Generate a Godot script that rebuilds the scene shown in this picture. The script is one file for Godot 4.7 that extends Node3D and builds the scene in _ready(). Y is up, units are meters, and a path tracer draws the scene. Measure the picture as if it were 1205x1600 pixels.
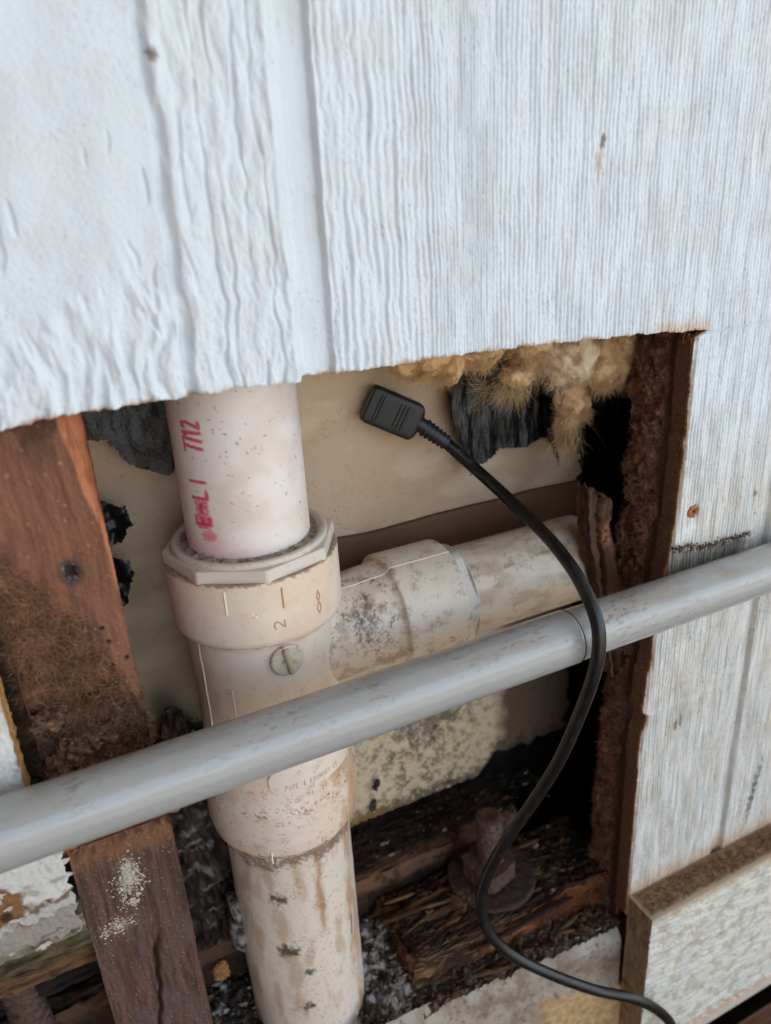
extends Node3D

const TAU_ := 6.28318530718

class MB:
	var v := PackedVector3Array()
	var n := PackedVector3Array()
	var c := PackedColorArray()
	var idx := PackedInt32Array()
	var P := Vector3.ZERO
	var K := Color.WHITE
	var ok := true
	# a sheet of nu x nv cells; fn sets P, K, ok for (u, v) in 0..1
	func grid(nu: int, nv: int, fn: Callable, wrap := false, flip := false) -> void:
		var b := v.size()
		var keep := PackedByteArray()
		keep.resize((nu + 1) * (nv + 1))
		for j in nv + 1:
			for i in nu + 1:
				ok = true
				fn.call(float(i) / nu, float(j) / nv)
				v.append(P)
				c.append(K)
				keep[j * (nu + 1) + i] = 1 if ok else 0
		var w := nu + 1
		for j in nv + 1:
			for i in nu + 1:
				var i0 := i - 1
				var i1 := i + 1
				if wrap:
					if i0 < 0: i0 = nu - 1
					if i1 > nu: i1 = 1
				else:
					i0 = maxi(i0, 0)
					i1 = mini(i1, nu)
				var du := v[b + j * w + i1] - v[b + j * w + i0]
				var dv := v[b + mini(j + 1, nv) * w + i] - v[b + maxi(j - 1, 0) * w + i]
				var nn := (du * 1000.0).cross(dv * 1000.0)
				nn = nn.normalized() if nn.length_squared() > 1e-12 else Vector3.UP
				n.append(-nn if flip else nn)
		for j in nv:
			for i in nu:
				var q := j * w + i
				if keep[q] + keep[q + 1] + keep[q + w] + keep[q + w + 1] < 4: continue
				var a := b + q
				if flip:
					idx.append_array([a, a + 1, a + w, a + 1, a + w + 1, a + w])
				else:
					idx.append_array([a, a + w, a + 1, a + 1, a + w, a + w + 1])
	# a tapering three-sided hair
	func hair(p: Vector3, d: Vector3, len_: float, r: float, col: Color, curl: float, rng: RandomNumberGenerator, seg := 4, end := 0.25) -> void:
		var b := v.size()
		d = d.normalized()
		for s in seg + 1:
			var t := float(s) / seg
			var side := d.cross(Vector3(0.31, 0.87, 0.38)).normalized()
			var up := side.cross(d).normalized()
			var rr := r * lerpf(1.0, end, t)
			for k in 3:
				var a := TAU / 3.0 * k
				var o := side * cos(a) + up * sin(a)
				v.append(p + o * rr)
				n.append(o)
				c.append(col)
			p += d * len_ / seg
			d = (d + Vector3(rng.randf_range(-1, 1), rng.randf_range(-1, 1), rng.randf_range(-1, 1)) * curl).normalized()
		for s in seg:
			for k in 3:
				var a := b + s * 3 + k
				var a2 := b + s * 3 + (k + 1) % 3
				idx.append_array([a, a2, a + 3, a2, a2 + 3, a + 3])
	# an irregular six-cornered crumb
	func chip(p: Vector3, bs: Basis, col: Color) -> void:
		var q := [Vector3(1, 0, 0), Vector3(-1, 0.2, 0), Vector3(0, 1, 0.2), Vector3(0.2, -1, 0), Vector3(0, 0.2, 1), Vector3(0.2, 0, -1)]
		for f in [[0, 2, 4], [2, 1, 4], [1, 3, 4], [3, 0, 4], [2, 0, 5], [1, 2, 5], [3, 1, 5], [0, 3, 5]]:
			var b := v.size()
			var A0: Vector3 = bs * q[f[0]]
			var A1: Vector3 = bs * q[f[1]]
			var A2: Vector3 = bs * q[f[2]]
			var nn := ((A1 - A0) * 1e4).cross((A2 - A0) * 1e4).normalized()
			for w in [A0, A1, A2]:
				v.append(p + w)
				n.append(nn)
				c.append(col)
			idx.append_array([b, b + 2, b + 1])
	# a round sweep along points, radius per point
	func sweep(pts: PackedVector3Array, rads: PackedFloat32Array, sides: int, col: Callable) -> void:
		var b := v.size()
		var up := Vector3(0, 0, 1)
		var dist := 0.0
		for s in pts.size():
			var d := (pts[mini(s + 1, pts.size() - 1)] - pts[maxi(s - 1, 0)]).normalized()
			up = (up - d * up.dot(d)).normalized()
			var side := d.cross(up)
			if s > 0: dist += pts[s].distance_to(pts[s - 1])
			for k in sides:
				var a := TAU * k / sides
				var o := side * cos(a) + up * sin(a)
				v.append(pts[s] + o * rads[s])
				n.append(o)
				c.append(col.call(dist, a))
		for s in pts.size() - 1:
			for k in sides:
				var a := b + s * sides + k
				var a2 := b + s * sides + (k + 1) % sides
				idx.append_array([a, a2, a + sides, a2, a2 + sides, a + sides])
		for e in 2:
			var ring := b if e == 0 else b + (pts.size() - 1) * sides
			for k in range(1, sides - 1):
				if e == 0: idx.append_array([ring, ring + k + 1, ring + k])
				else: idx.append_array([ring, ring + k, ring + k + 1])
	func mesh() -> ArrayMesh:
		var a := []
		a.resize(Mesh.ARRAY_MAX)
		a[Mesh.ARRAY_VERTEX] = v
		a[Mesh.ARRAY_NORMAL] = n
		a[Mesh.ARRAY_COLOR] = c
		a[Mesh.ARRAY_INDEX] = idx
		var m := ArrayMesh.new()
		m.add_surface_from_arrays(Mesh.PRIMITIVE_TRIANGLES, a)
		return m

var NS := FastNoiseLite.new()   # smooth
var NF := FastNoiseLite.new()   # several octaves
var NR := FastNoiseLite.new()   # ridged
var NC := FastNoiseLite.new()   # cells
var rng := RandomNumberGenerator.new()
var M := {}

func noise_setup() -> void:
	for q in [NS, NF, NR, NC]:
		q.seed = 11
		q.frequency = 1.0
	NS.noise_type = FastNoiseLite.TYPE_SIMPLEX
	NS.fractal_type = FastNoiseLite.FRACTAL_NONE
	NF.noise_type = FastNoiseLite.TYPE_SIMPLEX
	NF.fractal_type = FastNoiseLite.FRACTAL_FBM
	NF.fractal_octaves = 4
	NR.noise_type = FastNoiseLite.TYPE_SIMPLEX
	NR.fractal_type = FastNoiseLite.FRACTAL_RIDGED
	NR.fractal_octaves = 3
	NC.noise_type = FastNoiseLite.TYPE_CELLULAR
	NC.fractal_type = FastNoiseLite.FRACTAL_NONE

func ns(p: Vector3, f: float) -> float: return NS.get_noise_3dv(p * f)
func nf(p: Vector3, f: float) -> float: return NF.get_noise_3dv(p * f)
func nr(p: Vector3, f: float) -> float: return NR.get_noise_3dv(p * f)
func sm(a: float, b: float, x: float) -> float: return smoothstep(a, b, x)
func rgb(r: float, g: float, b: float) -> Color: return Color(r / 255.0, g / 255.0, b / 255.0).srgb_to_linear()
func bump1(x: float, w: float) -> float: return exp(-x * x / (w * w))

func mat(rough: float, spec := 0.5, sheen := 0.0) -> StandardMaterial3D:
	var m := StandardMaterial3D.new()
	m.vertex_color_use_as_albedo = true
	m.roughness = rough
	m.metallic_specular = spec
	if sheen > 0.0:
		m.rim_enabled = true
		m.rim = sheen
	return m

func thing(called: String, label: String, category: String, group := "") -> Node3D:
	var o := Node3D.new()
	o.name = called
	add_child(o, true)
	tag(o, label, category, group)
	return o

func tag(o: Node, label: String, category: String, group := "") -> void:
	o.set_meta("label", label)
	o.set_meta("category", category)
	if group != "": o.set_meta("group", group)

func part(called: String, mb, m: Material, parent: Node, label := "", kind := "") -> MeshInstance3D:
	var o := MeshInstance3D.new()
	o.name = called
	o.mesh = mb.mesh() if mb is MB else mb
	o.material_override = m
	if label != "": o.set_meta("label", label)
	if kind != "": o.set_meta("kind", kind)
	parent.add_child(o, true)
	return o

func lerp_pts(pts: Array, x: float) -> float:
	if x <= pts[0].x: return pts[0].y
	for i in range(1, pts.size()):
		if x <= pts[i].x:
			var t: float = (x - pts[i - 1].x) / (pts[i].x - pts[i - 1].x)
			return lerpf(pts[i - 1].y, pts[i].y, t)
	return pts[pts.size() - 1].y

# six faces of a box; fn(p, normal) may move mb.P and sets mb.K
func box6(mb: MB, lo: Vector3, hi: Vector3, step: Vector3, fn: Callable) -> void:
	var s := hi - lo
	var cx := clampi(int(s.x / step.x), 1, 900)
	var cy := clampi(int(s.y / step.y), 1, 900)
	var cz := clampi(int(s.z / step.z), 1, 900)
	mb.grid(cx, cy, func(u: float, w: float): fn.call(mb, Vector3(lo.x + s.x * u, lo.y + s.y * w, hi.z), Vector3(0, 0, 1)))
	mb.grid(cx, cy, func(u: float, w: float): fn.call(mb, Vector3(hi.x - s.x * u, lo.y + s.y * w, lo.z), Vector3(0, 0, -1)))
	mb.grid(cz, cy, func(u: float, w: float): fn.call(mb, Vector3(lo.x, lo.y + s.y * w, lo.z + s.z * u), Vector3(-1, 0, 0)))
	mb.grid(cz, cy, func(u: float, w: float): fn.call(mb, Vector3(hi.x, lo.y + s.y * w, hi.z - s.z * u), Vector3(1, 0, 0)))
	mb.grid(cx, cz, func(u: float, w: float): fn.call(mb, Vector3(lo.x + s.x * u, hi.y, hi.z - s.z * w), Vector3(0, 1, 0)))
	mb.grid(cx, cz, func(u: float, w: float): fn.call(mb, Vector3(lo.x + s.x * u, lo.y, lo.z + s.z * w), Vector3(0, -1, 0)))

func blob(mb: MB, ctr: Vector3, r: Vector3, nu: int, nv: int, fn: Callable) -> void:
	mb.grid(nu, nv, func(u: float, w: float):
		var a: float = u * TAU
		var b: float = (w - 0.5) * PI
		var d := Vector3(sin(a) * cos(b), sin(b), cos(a) * cos(b))
		fn.call(mb, ctr + d * r, d), true)

# ---------------------------------------------------------------- siding
const TOP_EDGE := [Vector2(-0.2, 0.001), Vector2(-0.118, -0.0003), Vector2(-0.098, 0.0009), Vector2(-0.0554, 0.0004), Vector2(-0.0317, 0.0006), Vector2(-0.0144, -0.0007), Vector2(-0.0125, 0.0008), Vector2(-0.0013, 0.0002), Vector2(0.0204, -0.0001), Vector2(0.0493, -0.0001), Vector2(0.0803, -0.001), Vector2(0.1139, -0.0026), Vector2(0.1502, -0.0042), Vector2(0.1858, -0.0073), Vector2(0.192, -0.0079)]
const RIGHT_EDGE := [Vector2(-0.3703, 0.1754), Vector2(-0.3311, 0.1746), Vector2(-0.2945, 0.1744), Vector2(-0.255, 0.1737), Vector2(-0.2414, 0.1747), Vector2(-0.235, 0.1775), Vector2(-0.229, 0.1775), Vector2(-0.2249, 0.1738), Vector2(-0.201, 0.1747), Vector2(-0.197, 0.176), Vector2(-0.189, 0.1777), Vector2(-0.1761, 0.1764), Vector2(-0.1356, 0.1816), Vector2(-0.1155, 0.1842), Vector2(-0.0903, 0.1856), Vector2(-0.0593, 0.1862), Vector2(-0.0331, 0.1858), Vector2(-0.0142, 0.1852), Vector2(-0.0105, 0.1862), Vector2(-0.0085, 0.1905), Vector2(-0.0079, 0.1935)]

func edge_top(x: float) -> float:
	return lerp_pts(TOP_EDGE, x) + 0.00035 * nf(Vector3(x, 0, 3), 420.0) + 0.0006 * ns(Vector3(x, 0, 8), 130.0)
func edge_right(y: float) -> float:
	return lerp_pts(RIGHT_EDGE, y) + 0.0004 * nf(Vector3(0, y, 7), 380.0) + 0.0003 * ns(Vector3(0, y, 5), 90.0)

var rib := 0.0
var groove := 0.0
func siding_z(x: float, y: float) -> float:
	var g := 0.0
	# two routed grooves
	var e := 0.0005 * ns(Vector3(0, y, 1), 120.0)
	var gl := sm(-0.0150, -0.0112, x + e) * (1.0 - sm(-0.0009, 0.0002, x + e * 0.6))
	var gr := sm(0.2462, 0.248, x + e) * (1.0 - sm(0.2565, 0.2577, x + e * 0.6))
	groove = maxf(gl, gr)
	var left := 1.0 - sm(-0.0135, -0.0125, x)
	var hr := 0.0
	if left < 1.0:
		# towards the left of the panel the grain is broader and wavier
		var br := 1.0 - sm(0.025, 0.075, x)
		var wx := x + (0.0004 + 0.0005 * br) * ns(Vector3(x * 2.0, y, 0), 24.0) + (0.00022 + 0.0004 * br) * ns(Vector3(x, y, 4), 85.0)
		rib = pow(0.5 + 0.5 * cos(wx / lerpf(0.00215, 0.0034, br) * TAU), 0.62)
		var amp := clampf(0.78 + 0.5 * NS.get_noise_2d(x * 80.0 + 9.0, y * 15.0) + 0.25 * NS.get_noise_2d(x * 300.0, y * 60.0), 0.08, 1.15)
		var coarse := NF.get_noise_2d(x * 330.0, y * 17.0)
		hr = 0.0010 * amp * (rib - 0.5) + 0.00042 * coarse + 0.00022 * NF.get_noise_2d(x * 620.0, y * 330.0) + br * 0.00035 * NS.get_noise_2d(x * 120.0, y * 26.0)
		rib = clampf(0.5 + (rib - 0.5) * amp + coarse * 0.8, 0.0, 1.0)
	var hl := 0.0
	if left > 0.0:
		var y2 := y + 0.012 * ns(Vector3(x, y, 3), 60.0)
		var smooth := 1.0 - (1.0 - sm(-0.057, -0.054, x)) * sm(0.012, 0.05, y2 - 0.1 * (x + 0.09))
		var wv := 0.0028 * ns(Vector3(x, y * 0.9, 2), 32.0)
		var rd := NR.get_noise_2d((x + wv) * 50.0, y * 13.0)
		var rd2 := NS.get_noise_2d((x + wv) * 135.0, y * 38.0) + 0.3 * NS.get_noise_2d((x + wv) * 330.0, y * 110.0)
		var wood := sm(-0.056, -0.050, x)
		hl = 0.0007 * (1.0 - wood) * ns(Vector3(x, y * 0.6, 7), 42.0) - 0.0010 * (1.0 - wood) * sm(0.72, 0.9, ns(Vector3(x + 0.002 * ns(Vector3(x, y, 1), 60.0), y * 0.2, 12), 130.0)) + smooth * ((0.0009 - 0.0006 * wood) * rd + (0.0010 - 0.0005 * wood) * rd2) + (0.25 + 0.75 * smooth) * 0.0002 * NF.get_noise_2d(x * 380.0, y * 190.0)
		var cr := x + 0.0555 + 0.0010 * ns(Vector3(0, y, 0), 26.0)
		hl -= 0.0032 * sm(-0.0015, 0.0008, cr) * (1.0 - sm(0.0008, 0.0042, cr)) * (0.7 + 0.3 * sm(0.11, 0.0, y))
		for q in 5:
			var cx: float = x - (-0.0478 + 0.0066 * q + 0.0014 * sin(q * 2.3)) + 0.0013 * ns(Vector3(q * 3.0, y, 0), 22.0) + 0.0007 * ns(Vector3(q * 3.0, y, 6), 90.0)
			var dq := clampf(0.55 + 0.8 * ns(Vector3(q * 5.0, y, 2), 16.0), 0.1, 1.0)
			hl -= 0.0014 * dq * sm(-0.0012, 0.0002, cx) * (1.0 - sm(0.0002, 0.0010, cx))
		hl += 0.0008 * sm(0.0, 0.003, cr) * (1.0 - sm(0.004, 0.012, cr))
		hl += 0.0007 * bump1(x + 0.0158 + 0.0006 * ns(Vector3(0, y, 9), 70.0), 0.0011)
		rib = clampf(0.55 + rd2 * 0.5, 0.0, 1.0)
	g = lerpf(hr, hl, left)
	return g * (1.0 - groove * 0.92) - 0.0034 * groove + groove * 0.00006 * sin(y * 5200.0)

func paint_color(x: float, y: float) -> Color:
	var k := rgb(220, 228, 233)
	var low := sm(-0.03, -0.13, y) * sm(0.15, 0.18, x)    # weathered near the ground
	var worn := clampf(low + 0.15 * NF.get_noise_2d(x * 18.0, y * 18.0) + 0.04, 0.0, 1.0)
	var valley := rgb(176, 180, 178)
	var ridge := rgb(226, 219, 205)
	k = k.lerp(valley.lerp(ridge, rib), worn * 0.85)
	# soiling that follows the grain
	var d := sm(0.12, 0.5, NF.get_noise_2d(x * 60.0 + 5.0, y * 22.0)) * (0.10 + 0.16 * low)
	k = k.lerp(rgb(176, 158, 132), d)
	var sp := sm(0.5, 0.68, NF.get_noise_2d(x * 420.0, y * 420.0 + 40.0)) * sm(-0.1, 0.4, NF.get_noise_2d(x * 26.0 + 2.0, y * 26.0)) * (0.3 + 0.4 * low)
	k = k.lerp(rgb(120, 100, 78), sp)
	# named marks
	k = k.lerp(rgb(92, 84, 78), 0.85 * sm(0.25, 0.75, bump1(x - 0.1232 - 0.0006 * ns(Vector3(x, y, 0), 300.0), 0.0016) * bump1(y - 0.0768, 0.0038) + 0.35 * NF.get_noise_2d(x * 500.0, y * 300.0)))
	k = k.lerp(rgb(170, 140, 118), 0.5 * sm(0.35, 0.9, bump1(x - 0.1215, 0.003) * bump1(y - 0.069, 0.006) + 0.4 * NF.get_noise_2d(x * 600.0, y * 200.0)))
	k = k.lerp(rgb(110, 92, 80), 0.8 * sm(0.3, 0.8, bump1(x + 0.0518, 0.0024) * bump1(y - 0.1065, 0.0022) + 0.3 * NF.get_noise_2d(x * 500.0, y * 500.0)))
	if y < -0.08:
		# tide line of mud just above the conduit
		var my := y + 0.1240 + 0.0048 * sm(0.183, 0.214, x) + 0.0022 * NF.get_noise_2d(x * 130.0, 3.0)
		var inx := 1.0 - sm(0.232, 0.246, x + 0.004 * NS.get_noise_2d(y * 200.0, 0.0))
		k = k.lerp(rgb(88, 80, 70).lerp(rgb(150, 142, 128), rib), inx * 0.85 * (1.0 - sm(-0.0012, 0.0004, my)) * sm(-0.022, -0.014, my))
		k = k.lerp(rgb(74, 53, 37), 0.92 * inx * bump1(my - 0.0014 - 0.001 * NF.get_noise_2d(x * 500.0, y * 500.0), 0.0024) * clampf(0.8 + 1.1 * NF.get_noise_2d(x * 420.0, y * 420.0), 0.0, 1.0))
		# pollen-yellow scuffs and a gouge
		var q := Vector2(x - 0.1993, y + 0.2163)
		var arc: float = absf(q.y - 0.001 - 0.28 * q.x + 38.0 * q.x * q.x)
		k = k.lerp(rgb(176, 156, 70), 0.75 * bump1(arc, 0.002) * bump1(q.x, 0.0085) * sm(-0.05, 0.3, NF.get_noise_2d(x * 500.0, y * 500.0)))
		k = k.lerp(rgb(176, 156, 70), 0.6 * bump1(absf(x - 0.194 - 0.6 * (y + 0.245)), 0.0016) * bump1(y + 0.246, 0.012) * sm(0.0, 0.3, NF.get_noise_2d(x * 460.0, y * 460.0)))
		k = k.lerp(rgb(92, 70, 48), 0.9 * bump1(x - 0.2035 + 0.1 * (y + 0.241), 0.0008) * sm(0.0055, 0.0045, absf(y + 0.2405)))
		k = k.lerp(rgb(110, 84, 58), 0.8 * bump1(x - 0.1998, 0.0018) * sm(0.0045, 0.003, absf(y + 0.243)) * sm(-0.3, 0.1, NF.get_noise_2d(x * 500.0, y * 150.0)))
		k = k.lerp(rgb(70, 62, 58), 0.8 * sm(0.1, 0.4, bump1(x - 0.2795 - 0.14 * (y + 0.335), 0.003) * bump1(y + 0.335, 0.03) * (0.5 + NF.get_noise_2d(x * 700.0, y * 160.0))))
		k = k.lerp(rgb(200, 170, 138), 0.75 * (1.0 - sm(-0.368, -0.352, y + 0.004 * NF.get_noise_2d(x * 160.0, y * 160.0))))
		k = k.lerp(rgb(70, 62, 54), 0.8 * bump1(x - 0.2411, 0.0014) * bump1(y + 0.1026, 0.0014))
		k = k.lerp(rgb(232, 232, 230), 0.85 * bump1(x - 0.195, 0.006) * bump1(y + 0.1135, 0.0045) * (1.0 - sm(-0.1095, -0.1075, y)))
	return k

func build_siding() -> void:
	var t := thing("house_siding", "white painted wood-grain house siding with a ragged opening sawn through it", "siding")
	var mb := MB.new()
	var X0 := -0.205
	var X1 := 0.37
	var nx := 1240
	mb.grid(nx, 190, func(u: float, w: float):
		var x: float = lerpf(X0, X1, u)
		var yb: float = edge_top(minf(x, 0.1935)) if x < 0.1935 else -0.0079
		if x < -0.139: yb = -0.0
		var y: float = lerpf(yb, 0.19, pow(w, 1.25))
		var z := siding_z(x, y)
		var k := paint_color(x, y)
		var d: float = y - yb
		if x < 0.194:
			# chewed paint along the saw cut
			z -= 0.0006 * (1.0 - sm(0.0, 0.0007, d)) * (0.5 + ns(Vector3(x, y, 1), 300.0))
			var rust: float = (1.0 - sm(0.0, 0.0022, d + 0.0012 * nf(Vector3(x, y, 0), 260.0))) * sm(-0.15, 0.35, ns(Vector3(x, 0, 2), 55.0))
			k = k.lerp(rgb(178, 138, 104), 0.8 * rust)
			k = k.lerp(rgb(206, 178, 146), 0.6 * (1.0 - sm(0.002, 0.007, d)) * sm(0.15, 0.165, x))
		mb.P = Vector3(x, y, z)
		mb.K = k)
	mb.grid(440, 400, func(u: float, w: float):
		var y: float = lerpf(-0.388, -0.0050, w)
		var xe := edge_right(y) if y < -0.0082 else 0.1935
		var x: float = lerpf(xe, X1, pow(u, 1.08))
		var z := siding_z(x, y)
		var k := paint_color(x, y)
		z -= 0.5 * maxf(0.0, y + 0.0068)
		var d: float = x - xe
		z -= 0.0011 * (1.0 - sm(0.0, 0.0015, d))
		k = k.lerp(rgb(200, 156, 116), 0.8 * (1.0 - sm(0.0001, 0.0010, d + 0.0007 * nf(Vector3(x, y, 2), 300.0))))
		# pit round the nail head
		var q := Vector2(x - 0.1957, y + 0.1034).length() + 0.0005 * ns(Vector3(x, y, 0), 400.0)
		z -= 0.0016 * (1.0 - sm(0.0024, 0.0046, q))
		k = k.lerp(rgb(120, 70, 40), 1.0 - sm(0.0032, 0.0042, q))
		mb.P = Vector3(x, y, z)
		mb.K = k)
	part("panel_face", mb, M.paint, t)
	# the sawn core of the board
	var ce := MB.new()
	var core := func(m: MB, p: Vector3, w: float, dirn: Vector3):
		var q := nf(p, 420.0)
		m.P = p + dirn * (0.00012 * nf(p, 200.0)) * sm(0.0, 0.15, w)
		m.K = rgb(92, 71, 57).lerp(rgb(114, 88, 69), clampf(0.5 + q, 0.0, 1.0)).lerp(rgb(206, 164, 124), (1.0 - sm(0.03, 0.12, w)) * 0.9)
	ce.grid(900, 12, func(u: float, w: float):
		var x: float = lerpf(X0, 0.1935, u)
		var y: float = edge_top(x) if x > -0.139 else 0.0
		core.call(ce, Vector3(x, y, siding_z(x, y) - 0.0012 - 0.0105 * w), w, Vector3(0, -1, 0)))
	ce.grid(700, 12, func(u: float, w: float):
		var y: float = lerpf(-0.0079, -0.388, u)
		var x := edge_right(y)
		core.call(ce, Vector3(x, y, siding_z(x, y) - 0.0011 - 0.0105 * w), w, Vector3(-1, 0, 0)), false, true)
	part("cut_edge", ce, M.wood, t, "raw brown core of the board along the saw cut")
	# splinters left at the corner and along the cut
	var sp := MB.new()
	rng.seed = 5
	for i in 150:
		var x := rng.randf_range(-0.1, 0.19)
		sp.hair(Vector3(x, edge_top(x) + 0.0003, -rng.randf_range(0.0005, 0.009)), Vector3(rng.randf_range(-1, 1), -0.7, rng.randf_range(-0.3, 0.5)), rng.randf_range(0.0008, 0.0024), 0.00016, rgb(170, 120, 82), 0.5, rng, 3)
	for i in 170:
		var y := rng.randf_range(-0.36, -0.01)
		sp.hair(Vector3(edge_right(y) + 0.0003, y, -rng.randf_range(0.0005, 0.009)), Vector3(-0.7, rng.randf_range(-1, 1), rng.randf_range(-0.3, 0.5)), rng.randf_range(0.0008, 0.0028), 0.00016, rgb(160, 108, 72), 0.5, rng, 3)
	for i in 46:
		var p := Vector3(0.186 + rng.randf_range(-0.002, 0.006), -0.0085 - rng.randf_range(0, 0.003), -0.002 - rng.randf_range(0, 0.008))
		sp.hair(p, Vector3(rng.randf_range(-0.8, 0.4), -1, rng.randf_range(-0.4, 0.6)), rng.randf_range(0.002, 0.006), 0.00035, rgb(158, 100, 64), 0.35, rng, 4)
	part("splinter_fringe", sp, M.wood, t, "", "stuff")
	var md := MB.new()
	rng.seed = 19
	for i in 420:
		var x := 0.1835 + 0.058 * rng.randf()
		var y := -0.1222 - 0.0048 * sm(0.183, 0.214, x) + rng.randfn(0, 0.0012)
		var sz := 0.00022 + 0.0006 * pow(rng.randf(), 2.5)
		md.chip(Vector3(x, y, siding_z(x, y) + 0.0001), Basis.from_euler(Vector3(rng.randf() * TAU, rng.randf() * TAU, 0)).scaled(Vector3(sz * 1.5, sz, sz * 0.8)), [rgb(78, 56, 40), rgb(104, 78, 56), rgb(60, 43, 32)][i % 3])
	part("dried_mud", md, M.wood, t, "line of dried brown mud just above the conduit", "stuff")
	var nl := MB.new()
	nl.grid(40, 14, func(u: float, w: float):
		var a: float = u * TAU
		var r: float = w * 0.0037
		var p := Vector3(cos(a) * r, sin(a) * r, 0)
		var h: float = -0.0009 + 0.0007 * (1.0 - sm(0.0026, 0.0037, r)) - 0.0014 * (1.0 - sm(0.0006, 0.0016, Vector2(p.x - 0.0006, p.y + 0.0006).length())) + 0.0003 * nf(p, 900.0)
		nl.P = Vector3(0.1957, -0.1034, h) + p
		nl.K = rgb(120, 68, 36).lerp(rgb(196, 134, 84), clampf(0.45 + 1.1 * nf(p, 700.0), 0.0, 1.0)), true)
	part("nail_head", nl, M.rust, t, "rusty brown nail head sunk in the white siding")
	# the wall carries on beyond the picture
	var ex := MB.new()
	var plain := func(m: MB, p: Vector3, _n: Vector3):
		m.P = p
		m.K = rgb(224, 226, 227)
	box6(ex, Vector3(-1.6, 0.19, -0.0115), Vector3(1.8, 1.5, -0.0005), Vector3(0.1, 0.1, 0.02), plain)
	box6(ex, Vector3(0.37, -0.37, -0.0115), Vector3(1.8, 0.19, -0.0005), Vector3(0.1, 0.1, 0.02), plain)
	box6(ex, Vector3(-1.6, -0.37, -0.0115), Vector3(-0.205, 0.19, -0.0005), Vector3(0.1, 0.1, 0.02), plain)
	part("outer_panel", ex, M.paint, t)
	var bk := MB.new()
	box6(bk, Vector3(-0.205, 0.004, -0.0125), Vector3(0.37, 0.19, -0.0095), Vector3(0.02, 0.02, 0.01), func(m: MB, p: Vector3, _n: Vector3):
		m.P = p
		m.K = rgb(96, 66, 48))
	box6(bk, Vector3(0.197, -0.388, -0.0125), Vector3(0.37, 0.004, -0.0095), Vector3(0.02, 0.02, 0.01), func(m: MB, p: Vector3, _n: Vector3):
		m.P = p
		m.K = rgb(96, 66, 48))
	part("panel_back", bk, M.wood, t)

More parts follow.
